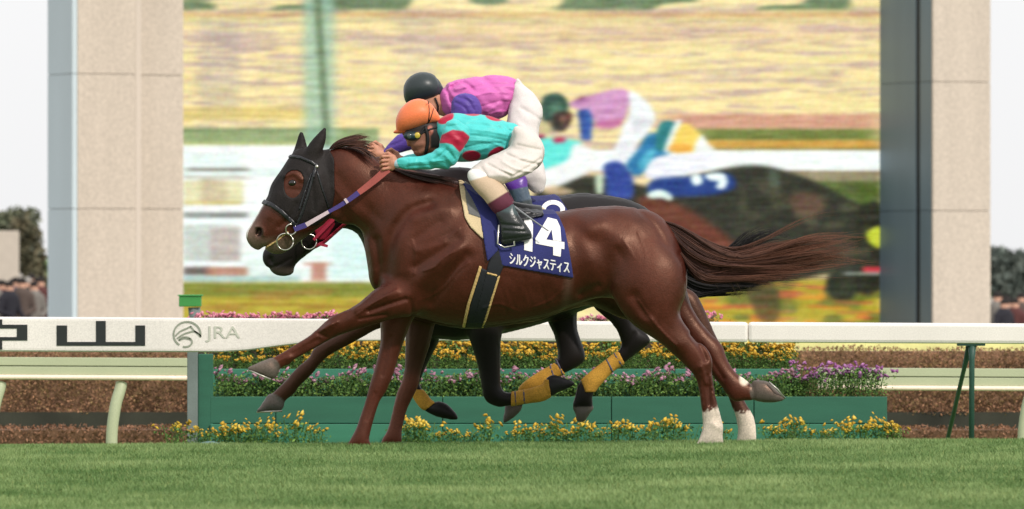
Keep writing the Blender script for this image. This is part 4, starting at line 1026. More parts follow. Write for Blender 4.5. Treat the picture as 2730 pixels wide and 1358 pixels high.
# hood over ears, brow and cheeks with an eye opening
M_hood = mat('hood_fabric', S(34, 29, 28), rough=0.6, var=0.35, vscale=7, bump=0.12, bscale=160, spec=0.2, bump2=0.2, b2scale=14, grain=0.2)
HOOD = [(680, 516), (716, 540), (760, 566), (783, 590), (800, 602), (845, 602), (884, 572), (893, 520), (892, 425), (876, 395), (885, 335), (776, 340), (760, 425)]
EYEH = [(758, 494), (763, 468), (780, 456), (802, 460), (811, 482), (803, 512), (785, 528), (766, 520)]
hood = shellobj('hood', FN, HOOD, 0.007, M_hood, near, hole=EYEH)
h_ = surf(B_near, 782, 489, 0)
def ball(name, c, r, m, parent, sc=(1, 1, 1), seg=14):
    bm = bmesh.new(); bmesh.ops.create_uvsphere(bm, u_segments=seg, v_segments=seg * 2 // 3, radius=r)
    for w in bm.verts: w.co = Vector((w.co.x * sc[0], w.co.y * sc[1], w.co.z * sc[2])) + Vector(c)
    me = bpy.data.meshes.new(name); bm.to_mesh(me); bm.free()
    me.polygons.foreach_set('use_smooth', [True] * len(me.polygons))
    return link(name, me, m, parent)
if h_ is not None: ball('eye', (h_.x, h_.y + 0.014, h_.z), 0.026, M_eye, near, (1.15, 1, 0.9))

# hoof irons
def shoe(parent, pts, y, w=0.012):
    tube('horseshoe', [P(a, b, y + dy) for a, b, dy in pts], w * 0.5, M_shoe, parent, 6)
shoe(near, [(722, 1012, -0.15), (692, 1000, -0.16), (664, 987, -0.12), (690, 1000, -0.07), (722, 1012, -0.07)], 0.0)
shoe(near, [(2050, 1019, 0.05), (2072, 1038, 0.04), (2092, 1062, 0.10), (2074, 1040, 0.15), (2050, 1019, 0.15)], 0.0)

def strands(name, guides, n, parent, cols, y0, m=M_hair, r0=0.0035, jit=9, seg=16, seed=1, lmin=0.55, dep=0.05, wave=6):
    """Hair locks: each lock runs between two neighbouring guide lines (px, py, y)."""
    r = np.random.default_rng(seed); G = []
    for g in guides:
        p = catmull(np.asarray(g, float), False, 8); s = np.concatenate([[0], np.cumsum(np.linalg.norm(np.diff(p[:, :2], axis=0), axis=1))]); s /= s[-1]
        t = np.linspace(0, 1, seg); G.append(np.stack([np.interp(t, s, p[:, c]) for c in range(p.shape[1])], 1))
    G = np.array(G); out = []; nc = max(6, n // 22)
    CL_ = [(r.random(), r.uniform(lmin, 1.0), r.normal(0, jit, 2), r.normal(0, dep), r.uniform(4, 9), r.random() * 6, r.normal(0, 1), r.uniform(0.75, 1.2)) for _ in range(nc)]
    for i in range(n):
        c_a, c_L, c_j, c_d, c_f, c_p, c_w, c_c = CL_[r.integers(0, nc)]
        a = np.clip(c_a + r.normal(0, 0.035), 0, 0.9999) * (len(G) - 1); k = min(int(a), len(G) - 2); w = a - k
        L = float(np.clip(c_L * r.uniform(0.75, 1.05), 0.2, 1.0))
        p = G[k] * (1 - w) + G[k + 1] * w
        tt = np.linspace(0, L, seg); base = np.linspace(0, 1, seg)
        p = np.stack([np.interp(tt, base, p[:, c]) for c in range(3)], 1)
        grow = tt[:, None] ** 1.3
        p[:, :2] += (c_j + r.normal(0, jit * 0.3, 2)) * grow + wave * np.sin(tt * c_f + c_p)[:, None] * np.array([0.3, 1.0]) * grow * (c_w + r.normal(0, 0.25))
        yy = p[:, 2] + (c_d + r.normal(0, dep * 0.3)) * (0.4 + grow[:, 0])
        w3 = np.array([P(a_, b_, y0 + y_) for (a_, b_), y_ in zip(p[:, :2], yy)])
        rad = r0 * r.uniform(0.6, 1.2) * np.clip(1.15 - base ** 2, 0.12, 1)
        vv, ff = tube_arrays(w3, rad, 3)
        c0, c1 = np.array(cols[0]), np.array(cols[1]); mixv = np.clip(np.repeat(tt, 3)[:, None] * 0.8 + r.normal(0, 0.15), 0, 1)
        out.append((vv, ff, (c0 + (c1 - c0) * mixv) * c_c * r.uniform(0.85, 1.15)))
    return link(name, mesh(name, *join(out)), m, parent)

strands('tail', [[(1768, 588, 0), (1815, 603, 0), (1880, 640, 0), (1960, 672, 0), (2060, 655, 0), (2170, 625, 0), (2285, 612, 0)],
                 [(1774, 596, 0), (1825, 625, 0), (1895, 668, 0), (1970, 690, 0), (2080, 672, 0), (2190, 650, 0), (2310, 640, 0)],
                 [(1780, 606, 0), (1828, 655, 0), (1895, 695, 0), (1975, 706, 0), (2090, 695, 0), (2200, 678, 0), (2330, 672, 0)],
                 [(1786, 616, 0), (1825, 685, 0), (1890, 722, 0), (1975, 718, 0), (2100, 712, 0), (2210, 705, 0), (2325, 695, 0)],
                 [(1792, 626, 0), (1825, 700, 0), (1865, 745, 0), (1925, 745, 0), (1990, 738, 0), (2060, 735, 0), (2140, 728, 0)]],
        1500, near, (S(54, 29, 23), S(126, 82, 62)), 0.0, jit=15, seed=4, lmin=0.6, dep=0.04, r0=0.0018, wave=10)
strands('tail', [[(1800, 650, 0), (1830, 715, 0), (1862, 745, 0), (1900, 760, 0), (1930, 790, 0)], [(1860, 700, 0), (1930, 720, 0), (1960, 740, 0), (1975, 770, 0), (1990, 805, 0)]],
        45, near, (S(60, 40, 32), S(104, 80, 64)), 0.0, jit=16, seed=5, r0=0.0025, dep=0.03, lmin=0.7)
strands('mane', [[(876, 400, -.02), (890, 384, -.03), (915, 374, -.03), (950, 368, -.02), (1000, 362, 0)], [(890, 396, -.03), (915, 384, -.05), (950, 380, -.05), (985, 384, -.03), (1005, 400, 0)],
                 [(905, 394, -.05), (940, 388, -.07), (975, 398, -.08), (1000, 420, -.08), (1015, 440, -.07)], [(930, 394, -.06), (965, 400, -.10), (995, 420, -.12), (1012, 446, -.12), (1020, 470, -.12)]],
        520, near, (S(50, 28, 24), S(104, 68, 52)), 0.0, jit=9, seed=6, r0=0.0024, dep=0.02, lmin=0.6, wave=3)
strands('mane', [[(1010, 432, -.03), (1060, 450, -.05), (1120, 462, -.06), (1200, 474, -.06), (1250, 490, -.06)], [(1030, 440, -.06), (1080, 466, -.11), (1140, 484, -.13), (1200, 498, -.14), (1240, 510, -.14)]],
        320, near, (S(40, 24, 22), S(64, 40, 34)), 0.0, jit=7, seed=8, r0=0.0035, dep=0.02, lmin=0.6, wave=4)

# hidden middle horse: its legs and muzzle show between the two others
mid = horse_thing('racehorse', 1.0, 'brown horse hidden between the other two, only its legs showing', 1400)
sx_ = lambda poly, dx=0, dy=0, s=1.0, c=(1400, 700): [((a - c[0]) * s + c[0] + dx, (b - c[1]) * s + c[1] + dy) for a, b in poly]
LB = [(1060, 780), (1000, 820), (920, 880), (843, 925), (826, 951), (792, 983), (753, 1024), (722, 1054), (716, 1066), (750, 1078), (766, 1064), (784, 1050), (801, 1028), (832, 997), (863, 960), (891, 940), (949, 909), (1001, 880), (1070, 850), (1110, 800)]
HB = [(722, 1050), (708, 1064), (696, 1082), (686, 1098), (718, 1096), (750, 1094), (758, 1076), (748, 1062)]
LD = [(1085, 800), (1082, 900), (1078, 985), (1070, 1020), (1057, 1052), (1045, 1103), (1034, 1145), (1016, 1186), (1066, 1186), (1070, 1150), (1083, 1097), (1097, 1066), (1116, 1024), (1122, 990), (1150, 900), (1165, 800)]
LJ = [(1790, 780), (1850, 900), (1920, 1010), (1950, 1082), (1960, 1108), (1966, 1140), (1968, 1186), (2012, 1186), (2011, 1124), (2001, 1098), (1982, 1066), (1956, 1000), (1900, 880), (1850, 780)]
LX = [(1700, 780), (1760, 880), (1830, 960), (1868, 1010), (1876, 1080), (1880, 1130), (1876, 1186), (1915, 1186), (1917, 1130), (1908, 1060), (1890, 970), (1830, 880), (1790, 780)]
FM = Field(1.0, 0.011)
FM.add(sx_(TR, -10, 25, 0.90), 0, 0.75, 0.05, 1).add(sx_(NK, 75, -5, 0.80, (1000, 560)), 0, 0.6, 0.07, 2).add(sx_(HD, 60, -10, 0.72, (810, 500)), 0, 0.66, 0.05, 3)
FM.add(LB, (-.13, -.10, 800, 1060), 0.85, 0.04, 5).add(HB, -0.10, 0.9, 0.008, 9).add(LD, (.12, .1, 800, 1180), 0.85, 0.04, 6).add(LJ, (-.13, -.1, 800, 1180), 0.8, 0.04, 7).add(LX, (.13, .1, 800, 1180), 0.8, 0.04, 8)
FM.build(); v, q, ids = FM.surface()
cols = coat_cols(FM, v, ids, S(52, 26, 20), [(lambda px, py, i, v: np.where((i == 5) | (i == 9), -poly_sd(px, py, catmull(HB)) + 3, -99), S(86, 86, 84), 3),
    (lambda px, py, i, v: np.where((i == 7), py - 1098 + (value_noise(px / 5, py / 5, 2) - 0.5) * 14, -99), S(206, 194, 178), 7), (lambda px, py, i, v: np.where(i == 6, py - 1000, -99), S(88, 44, 33), 40)])
o_mid = link('body', mesh('body', v, q, cols), M_coat, mid)
shoe(mid, [(752, 1096, -0.13), (718, 1098, -0.14), (686, 1099, -0.1), (718, 1098, -0.06), (752, 1096, -0.06)], 1.0)
strands('tail', [[(1750, 610, 0), (1790, 680, 0), (1800, 740, 0), (1805, 790, 0)], [(1770, 620, 0), (1800, 690, 0), (1815, 740, 0), (1818, 780, 0)]], 60, mid, (S(40, 30, 28), S(70, 54, 46)), 1.0, seed=12, jit=4)
strands('mane', [[(930, 450, 0), (960, 450, 0), (1000, 470, 0)], [(960, 455, 0), (1000, 465, 0), (1040, 490, 0)]], 60, mid, (S(40, 30, 28), S(70, 54, 46)), 1.0, seed=13, jit=4)

# far black horse
far = horse_thing('racehorse', 2.0, 'black horse with yellow leg bandages, farthest of the three, in mid-stride', 1380)
TRK = [(1010, 500), (1120, 462), (1225, 446), (1300, 466), (1360, 512), (1420, 530), (1487, 524), (1546, 516), (1612, 521), (1680, 535), (1740, 570), (1775, 640), (1785, 720), (1760, 800), (1690, 830), (1600, 815), (1520, 840), (1420, 870), (1330, 892), (1250, 905), (1180, 905), (1110, 890), (1050, 850), (1015, 800), (1000, 740), (985, 690), (985, 600)]
NKK = [(870, 470), (940, 455), (1040, 460), (1130, 462), (1170, 620), (1080, 760), (1010, 770), (995, 720), (975, 660), (950, 622), (915, 606), (880, 590), (850, 540)]
HDK = [(800, 500), (775, 560), (742, 615), (716, 652), (702, 672), (700, 690), (705, 704), (718, 718), (734, 732), (758, 737), (781, 729), (787, 708), (812, 684), (847, 658), (885, 625), (915, 590), (915, 530), (880, 480)]
LE = [(1225, 820), (1245, 880), (1257, 920), (1272, 966), (1280, 1005), (1285, 1035), (1291, 1060), (1304, 1075), (1330, 1084), (1362, 1080), (1400, 1073), (1447, 1066), (1464, 1054), (1468, 1040), (1452, 1028), (1406, 1040), (1362, 1047), (1340, 1040), (1334, 1010), (1334, 932), (1339, 870), (1345, 800)]
HE = [(1450, 1036), (1458, 1008), (1475, 1000), (1500, 1006), (1531, 1020), (1516, 1034), (1492, 1044), (1466, 1056)]
LF = [(1085, 800), (1092, 897), (1082, 960), (1080, 1000), (1086, 1030), (1100, 1055), (1122, 1086), (1140, 1094), (1150, 1076), (1134, 1052), (1120, 1030), (1122, 1010), (1148, 952), (1169, 908), (1190, 800)]
HF = [(1130, 1092), (1146, 1076), (1176, 1072), (1200, 1086), (1221, 1113), (1214, 1120), (1180, 1116), (1150, 1106)]
LG = [(1445, 780), (1458, 849), (1478, 895), (1487, 940), (1480, 970), (1440, 994), (1400, 1022), (1376, 1048), (1352, 1082), (1388, 1084), (1402, 1062), (1440, 1034), (1492, 1002), (1530, 984), (1552, 970), (1560, 954), (1556, 930), (1540, 880), (1540, 829), (1570, 760)]
HG = [(1350, 1080), (1345, 1100), (1341, 1127), (1350, 1127), (1372, 1112), (1388, 1096), (1390, 1080)]
LH = [(1560, 760), (1580, 815), (1629, 860), (1651, 895), (1655, 925), (1637, 945), (1592, 980), (1556, 1010), (1543, 1026), (1533, 1056), (1530, 1086), (1576, 1086), (1582, 1046), (1626, 994), (1662, 968), (1693, 945), (1722, 922), (1733, 908), (1724, 892), (1700, 865), (1675, 800), (1650, 750)]
HH = [(1529, 1082), (1534, 1104), (1539, 1123), (1557, 1123), (1572, 1102), (1581, 1082)]
FK = Field(2.0, 0.0095)
FK.add(TRK, 0, 0.72, 0.05, 1).add(NKK, 0, 0.6, 0.07, 2).add(HDK, 0, 0.66, 0.05, 3, [([(722, 690), (724, 700)], 6, -0.02), ([(716, 716), (750, 705), (775, 690)], 3, -0.01)])
FK.add(LE, (-.14, -.11, 800, 1080), 0.85, 0.04, 5).add(HE, -.11, 0.9, 0.008, 9).add(LF, (.13, .10, 800, 1080), 0.85, 0.04, 6).add(HF, .10, 0.9, 0.008, 9)
FK.add(LG, (.13, .10, 800, 1080), 0.8, 0.04, 7).add(HG, .10, 0.9, 0.008, 9).add(LH, (-.13, -.10, 800, 1080), 0.8, 0.04, 8, [([(1690, 890), (1665, 930)], 6, -0.008)]).add(HH, -.10, 0.9, 0.008, 9)
FK.build(); v, q, ids = FK.surface()
cols = coat_cols(FK, v, ids, S(24, 19, 19), [(lambda px, py, i, v: np.where((i == 9) & (px < 1600) & (px > 1300), 10, -10), S(92, 86, 80), 4), (lambda px, py, i, v: np.where((i == 9) & (px > 1440) & (px < 1535) & (py < 1070), 10, -10), S(44, 42, 44), 4), (lambda px, py, i, v: np.where(i == 3, py - 716, -99), S(74, 64, 58), 14)])
o_far = link('body', mesh('body', v, q, cols), M_coatk, far); B_far = bvh_of(o_far)
M_band = mat('yellow_bandage', S(196, 146, 56), rough=0.85, var=0.2, vscale=12, bump=0.12, bscale=120, grain=0.2)
M_tape = mat('grey_tape', S(92, 88, 104), rough=0.7)
for poly, tapes, yl in (([(1362, 1030), (1402, 1020), (1462, 1010), (1470, 1060), (1440, 1090), (1362, 1095)], [((1372, 1030), (1376, 1095)), ((1394, 1025), (1400, 1090))], (None, 0.0)),
                    ([(1490, 975), (1468, 962), (1386, 1015), (1380, 1045), (1400, 1075), (1440, 1050), (1512, 1003)], [((1460, 955), (1484, 1030)), ((1478, 950), (1506, 1012))], (0.0, None)),
                    ([(1650, 938), (1628, 935), (1545, 1005), (1560, 1045), (1592, 1046), (1668, 975)], [((1610, 945), (1640, 1005)), ((1632, 935), (1664, 985))], (None, 0.0)),
                    ([(1090, 1038), (1128, 1040), (1160, 1075), (1132, 1096), (1112, 1090)], [], (0.0, None))):
    kw = dict(ymin=yl[0], ymax=yl[1])
    b_ = shellobj('leg_bandage', FK, poly, 0.008, M_band, far, **kw)
    for a, b in tapes: shellobj('tape', FK, strip([a, b], 6), 0.011, M_tape, b_, **kw)
strands('tail', [[(1765, 610, 0), (1830, 665, 0), (1900, 690, 0), (1955, 655, 0), (1995, 620, 0), (2050, 606, 0), (2110, 622, 0)], [(1768, 630, 0), (1840, 690, 0), (1920, 695, 0), (1970, 672, 0), (2020, 640, 0), (2070, 625, 0), (2140, 645, 0)],
                 [(1770, 650, 0), (1840, 710, 0), (1930, 725, 0), (2020, 730, 0), (2090, 715, 0), (2150, 705, 0), (2200, 700, 0)], [(1772, 670, 0), (1835, 735, 0), (1920, 755, 0), (2000, 755, 0), (2060, 742, 0), (2110, 735, 0), (2160, 725, 0)],
                 [(1772, 690, 0), (1825, 750, 0), (1880, 775, 0), (1950, 768, 0), (2010, 766, 0), (2060, 764, 0), (2100, 760, 0)], [(1770, 710, 0), (1820, 770, 0), (1845, 792, 0), (1885, 785, 0), (1930, 770, 0), (1960, 765, 0), (1990, 762, 0)]],
        900, far, (S(24, 22, 24), S(40, 36, 36)), 2.0, jit=11, seed=9, dep=0.035, lmin=0.72, r0=0.0034)
strands('mane', [[(900, 462, 0), (950, 452, 0), (1000, 465, 0)], [(960, 460, 0), (1020, 465, 0), (1080, 490, 0)]], 80, far, (S(26, 24, 26), S(40, 36, 36)), 2.0, seed=14, jit=4)
# ------------------------------------------------------------------ tack
M_leather = mat('black_leather', S(28, 28, 32), rough=0.35, var=0.1, spec=0.5)
M_steel = mat('bit_steel', S(200, 196, 186), rough=0.25, metallic=0.9)
M_navy = mat('navy_cloth', S(40, 44, 104), rough=0.8, var=0.1, vscale=10, bump=0.15, bscale=120, sheen=0.1)
M_wprint = mat('white_print', S(238, 236, 236), rough=0.7, var=0.02)
M_pad = mat('cream_pad', S(204, 184, 146), rough=0.85, var=0.1, bump=0.3, bscale=120)
M_padg = mat('grey_felt', S(104, 104, 104), rough=0.9, var=0.1)
M_girth = mat('girth_webbing', S(26, 28, 34), rough=0.7, var=0.15, vscale=30)
M_edge = mat('girth_piping', S(204, 170, 112), rough=0.7)
M_salmon = mat('salmon_rein', S(164, 82, 76), rough=0.6); M_purp = mat('indigo_rein', S(74, 62, 130), rough=0.6); M_wrein = mat('white_rein', S(212, 190, 198), rough=0.6)

def ring(name, px, py, y, rpx, parent, thick=0.004, m=M_steel):
    d = DIST + y; c = V(px, py, y); R = rpx * d / FPX
    tube(name, [(c.x + R * math.cos(t), c.y + 0.006 * math.sin(2 * t), c.z + R * math.sin(t)) for t in np.linspace(0, 2 * math.pi, 28)], thick, m, parent, 8)

# bridle of the near horse
br = empty('bridle', P(780, 520, -0.1), 'black leather bridle and indigo and salmon reins on the hooded bay horse', 'bridle')
shellobj('browband', FN, strip([(768, 416), (800, 420), (830, 432), (850, 446)], 9), 0.014, M_leather, br)
shellobj('cheekpiece', FN, strip([(846, 436), (836, 470), (822, 520), (806, 570), (792, 604)], [9, 9, 9, 9, 8]), 0.015, M_leather, br)
shellobj('cheekpiece', FN, strip([(832, 462), (812, 520), (800, 560)], 5), 0.018, M_leather, br)
shellobj('throat_latch', FN, strip([(846, 455), (856, 490), (868, 525), (878, 556)], 6), 0.012, M_leather, br)
shellobj('noseband', FN, strip([(696, 536), (724, 546), (752, 566), (778, 590), (794, 608)], [14, 13, 13, 12, 11]), 0.014, M_leather, br)
shellobj('chin_strap', FN, strip([(705, 663), (735, 645), (770, 618)], 5), 0.010, M_edge, br)
hp = surf(bvh_of(hood), 846, 445, 0); hp and ball('buckle', (hp.x, hp.y - 0.006, hp.z), 0.012, M_steel, br)
ring('bit_ring', 776, 612, -0.115, 14, br, 0.0045); ring('bit_ring', 760, 645, -0.10, 22, br, 0.0045)
def rein(name, a, b, w0, w1, m, parent, ya, yb, sag=0):
    n = 10; out = []
    for t in np.linspace(0, 1, n):
        out.append((a[0] + (b[0] - a[0]) * t, a[1] + (b[1] - a[1]) * t + sag * math.sin(math.pi * t), ya + (yb - ya) * t, w0 + (w1 - w0) * t))
    vs, fs = [], []
    e = Vector((b[0] - a[0], b[1] - a[1])); e.normalize(); nx, ny = -e.y, e.x
    for px, py, y, w in out:
        for s, dy in ((-1, -0.003), (1, -0.003), (1, 0.003), (-1, 0.003)): vs.append(P(px + nx * w / 2 * s, py + ny * w / 2 * s, y + dy))
    for i in range(n - 1):
        for k in range(4): fs.append((i * 4 + k, i * 4 + (k + 1) % 4, i * 4 + 4 + (k + 1) % 4, i * 4 + 4 + k))
    fs += [(0, 1, 2, 3), tuple(range(4 * n - 4, 4 * n))[::-1]]
    return link(name, mesh(name, vs, fs, smooth=False), m, parent)
rein('rein', (1034, 450), (956, 514), 21, 15, M_salmon, br, -0.21, -0.20, 2)
rein('rein', (956, 514), (876, 565), 14, 9, M_purp, br, -0.20, -0.165, 3)
rein('rein', (876, 565), (816, 600), 9, 12, M_wrein, br, -0.165, -0.14, 0)
rein('rein', (816, 600), (784, 612), 14, 14, M_purp, br, -0.14, -0.12, 0)
rein('rein_clip', (926, 534), (920, 538), 14, 14, M_wrein, br, -0.193, -0.191, 0)
rein('rein', (1036, 446), (880, 560), 14, 10, M_salmon, br, 0.19, 0.16, 8); rein('rein', (880, 560), (790, 612), 10, 10, M_purp, br, 0.16, 0.11, 3)

# bridle of the far horse
bf = empty('bridle', P(830, 620, 1.9), 'crimson bridle straps on the black horse', 'bridle')
M_red = mat('crimson_strap', S(150, 24, 52), rough=0.6, var=0.1)
shellobj('cheekpiece', FK, [(830, 590), (872, 572), (890, 570), (893, 600), (868, 640), (850, 640), (838, 615)], 0.016, M_red, bf)
shellobj('throat_strap', FK, strip([(950, 574), (905, 610), (866, 645), (838, 660)], 9), 0.022, M_red, bf)
rein('strap_end', (850, 650), (874, 657), 9, 7, M_red, bf, 1.86, 1.85)
ring('bit_ring', 824, 645, 1.87, 20, bf, 0.004); rein('rein', (836, 640), (1000, 470), 8, 10, M_red, bf, 1.86, 1.84); rein('rein', (836, 640), (1000, 470), 8, 10, M_red, bf, 2.14, 2.16)

# saddle and number cloth of the near horse
sd_ = empty('racing_saddle', P(1350, 600, 0), 'racing saddle with navy cloth numbered 14 on the bay horse', 'saddle')
pad = shellobj('pad', FN, [(1222, 480), (1232, 540), (1240, 582), (1256, 608), (1285, 636), (1310, 640), (1320, 560), (1290, 480)], 0.016, M_pad, sd_)
shellobj('pad_insert', FN, [(1236, 480), (1243, 540), (1250, 572), (1285, 584), (1320, 580), (1300, 480)], 0.020, M_padg, sd_)
CL = [(1330, 540), (1380, 545), (1465, 545), (1490, 578), (1505, 612), (1515, 660), (1523, 705), (1528, 742), (1480, 733), (1420, 723), (1337, 708), (1320, 640)]
cloth = shellobj('number_cloth', FN, CL, 0.014, M_navy, sd_)
cloth2 = shellobj('cloth_flap', FN, [(1232, 488), (1250, 492), (1300, 520), (1322, 560), (1330, 620), (1328, 668), (1300, 698), (1290, 640), (1280, 575), (1258, 530)], 0.024, M_navy, sd_)
B_cl = [bvh_of(cloth)]
def conform(name, polys, m, parent, bv, y0, lift=0.004, cut=7.0):
    """Flat print laid onto a curved cloth: small faces dropped onto its surface."""
    bm = bmesh.new(); cache = {}
    for p in polys:
        vs = []
        for a, b in p:
            k = (round(a, 2), round(b, 2))
            if k not in cache: cache[k] = bm.verts.new((a, b, 0))
            if cache[k] not in vs: vs.append(cache[k])
        if len(vs) > 2:
            try: bm.faces.new(vs)
            except ValueError: pass
    bmesh.ops.triangulate(bm, faces=bm.faces[:])
    for _ in range(4):
        e = [x for x in bm.edges if x.calc_length() > cut]
        if not e: break
        bmesh.ops.subdivide_edges(bm, edges=e, cuts=1); bmesh.ops.triangulate(bm, faces=bm.faces[:])
    for w in bm.verts:
        a, b = w.co.x, w.co.y; h = surf(bv, a, b, y0)
        w.co = Vector((P(a, b, y0)[0], (h.y if h else y0 - 0.2) - lift, P(a, b, y0)[2]))
    me = bpy.data.meshes.new(name); bm.to_mesh(me); bm.free()
    return link(name, me, m, parent)
def placed_text(s, x0, y0, w, h, shear):                     # text in photo px: baseline start, width, height, drop per px
    tv, tf = text_polys(s); mn, sz = tv.min(0), np.ptp(tv, axis=0); t = (tv - mn) / sz
    return [[(x0 + w * t[i, 0] + shear * 0.12 * h * 0, y0 + shear * w * t[i, 0] - h * t[i, 1]) for i in f] for f in tf]
def bold(polys, d):
    out = []
    for k, (a, b) in enumerate(((0, 0), (d, 0), (0, d), (d, d))): out.append([[(x + a, y + b) for x, y in p] for p in polys])
    return out
four = [[(1462, 581), (1484, 586), (1492, 606), (1496, 643), (1503, 645), (1503, 664), (1496, 663), (1494, 684), (1474, 681), (1474, 659), (1427, 650), (1428, 634)],]
hole4 = [(1467, 613), (1453, 640), (1474, 644)]
def strokes(lst, w): return [q for p in lst for q in ribbon_straight(p, w)]
def ribbon_straight(p, w):
    q = strip(p, w); k = len(p); return [[tuple(q[i]), tuple(q[i + 1]), tuple(q[2 * k - 2 - i]), tuple(q[2 * k - 1 - i])] for i in range(k - 1)]
conform('digit', [[(1460, 580), (1484, 586), (1455, 641), (1428, 650), (1427, 636)], [(1484, 586), (1493, 606), (1496, 644), (1474, 641), (1470, 612)], [(1428, 650), (1455, 639), (1504, 646), (1504, 665)], [(1474, 655), (1496, 658), (1494, 685), (1474, 681)]], M_wprint, sd_, B_cl, 0.0)
conform('digit', [[(1394, 577), (1402, 573), (1413, 577), (1421, 600), (1419, 672), (1397, 667), (1399, 600)]], M_wprint, sd_, B_cl, 0.0)
nm_p = placed_text('シルクジャスティス', 1358, 705, 158, 32, 0.155)
for k, d_ in enumerate((0.0, 1.6)):
    conform('lettering', [[(x + d_, y + d_ * 0.5) for x, y in p] for p in nm_p], M_wprint, sd_, B_cl, 0.0, 0.004 + 0.0008 * k, 5.0)
girth = shellobj('girth', FN, [(1262, 870), (1266, 840), (1285, 770), (1302, 705), (1318, 650), (1362, 650), (1345, 705), (1328, 745), (1314, 790), (1298, 840), (1292, 880)], 0.013, M_girth, sd_)
girth.data.name = 'girth'
shellobj('girth_wide', FN, [(1240, 880), (1252, 820), (1268, 760), (1284, 714), (1330, 736), (1314, 785), (1300, 830), (1286, 880)], 0.010, M_girth, sd_)
shellobj('piping', FN, strip([(1282, 710), (1268, 755), (1250, 810), (1235, 878)], 8), 0.014, M_edge, sd_)
shellobj('piping', FN, strip([(1331, 734), (1315, 785), (1298, 840), (1284, 880)], 7), 0.014, M_edge, sd_)
shellobj('buckle', FN, strip([(1298, 728), (1326, 735)], 6), 0.017, M_edge, sd_)
shellobj('seat', FN, [(1270, 470), (1300, 470), (1440, 530), (1450, 575), (1380, 590), (1310, 560)], 0.035, M_leather, sd_)
tube('stirrup', [P(a, b, -0.34) for a, b in ((1330, 600), (1326, 650), (1345, 660), (1372, 655), (1366, 600))], 0.006, M_steel, sd_, 8)

# saddle cloth of the far horse
sf_ = empty('racing_saddle', P(1440, 560, 2), 'racing saddle with navy number cloth on the black horse', 'saddle')
clf = shellobj('number_cloth', FK, [(1385, 500), (1420, 500), (1462, 505), (1490, 525), (1512, 560), (1525, 640), (1380, 640)], 0.018, M_navy, sf_)
conform('digit', ribbon(arc(1474, 562, 26, 22, 190, 350) + [(1496, 570), (1470, 590)], 12), M_wprint, sf_, [bvh_of(clf)], 2.0)
shellobj('strap', FK, strip([(1372, 554), (1420, 552), (1452, 560)], 9), 0.03, M_pad, sf_)

# ------------------------------------------------------------------ jockeys
M_silk = mat('racing_silks', attr=True, rough=0.5, var=0.07, vscale=12, bump=0.04, bscale=70, sheen=0.1, spec=0.35, grain=0.06, bump2=0.18, b2scale=16, b2stretch=(0.7, 1, 2.2))
M_breech = mat('white_breeches', attr=True, rough=0.7, var=0.06, vscale=14, bump=0.04, bscale=70, spec=0.3, bump2=0.08, b2scale=14, b2stretch=(1.6, 1, 1.6), grain=0.06)
M_skin = mat('skin', attr=True, rough=0.55, var=0.06, vscale=25, spec=0.35)
M_boot = mat('boot_leather', attr=True, rough=0.32, var=0.15, vscale=20, bump=0.2, bscale=60, spec=0.5)
def wrinkle(amp, sc, ax, az, seed):
    def f(X, Z): return (amp * (value_noise(X * sc * ax[0] + Z * sc * ax[1], X * sc * az[0] + Z * sc * az[1], seed) - 0.5)).astype(np.float32)
    return f
def colour_obj(name, F, m, parent, base, rules=(), by_id=None):
    v, q, ids = F.surface(); px, py = F.px(v)
    col = np.tile(np.array(base), (len(v), 1))
    if by_id:
        for k, c in by_id.items(): col[ids == k] = np.array(c)
    for fn, c, soft in rules:
        a = np.clip(fn(px, py, v[:, 1] - F.y0, ids) / soft + 0.5, 0, 1)[:, None]; col = col * (1 - a) + np.array(c) * a
    return link(name, mesh(name, v, q, col), m, parent)
def el(cx, cy, rx, ry, ang=0):
    c, s = math.cos(math.radians(ang)), math.sin(math.radians(ang))
    return lambda px, py, y, i: (1 - np.hypot(((px - cx) * c + (py - cy) * s) / rx, (-(px - cx) * s + (py - cy) * c) / ry)) * min(rx, ry)

# --- near jockey, turquoise silks and orange cap
J1 = empty('person', P(1300, 560, 0), 'jockey in turquoise silks with crimson spots and an orange cap on the bay horse', 'jockey')
TS = [(1160, 330), (1180, 312), (1200, 304), (1222, 302), (1255, 303), (1287, 307), (1328, 318), (1362, 328), (1386, 340), (1390, 362), (1372, 392), (1338, 410), (1295, 424), (1250, 432), (1210, 430), (1180, 405), (1165, 370)]
AN = [(1182, 345), (1198, 326), (1222, 324), (1246, 340), (1254, 364), (1240, 395), (1220, 428), (1200, 447), (1180, 452), (1140, 452), (1100, 453), (1070, 450), (1060, 440), (1062, 427), (1085, 423), (1130, 415), (1160, 402), (1172, 385), (1177, 365)]
AF = [(1172, 345), (1195, 335), (1210, 370), (1180, 410), (1130, 432), (1075, 434), (1068, 424), (1080, 414), (1120, 404), (1155, 380)]
TURQ, CRIM = S(76, 196, 194), S(176, 26, 62)
FS1 = Field(0.0, 0.006)
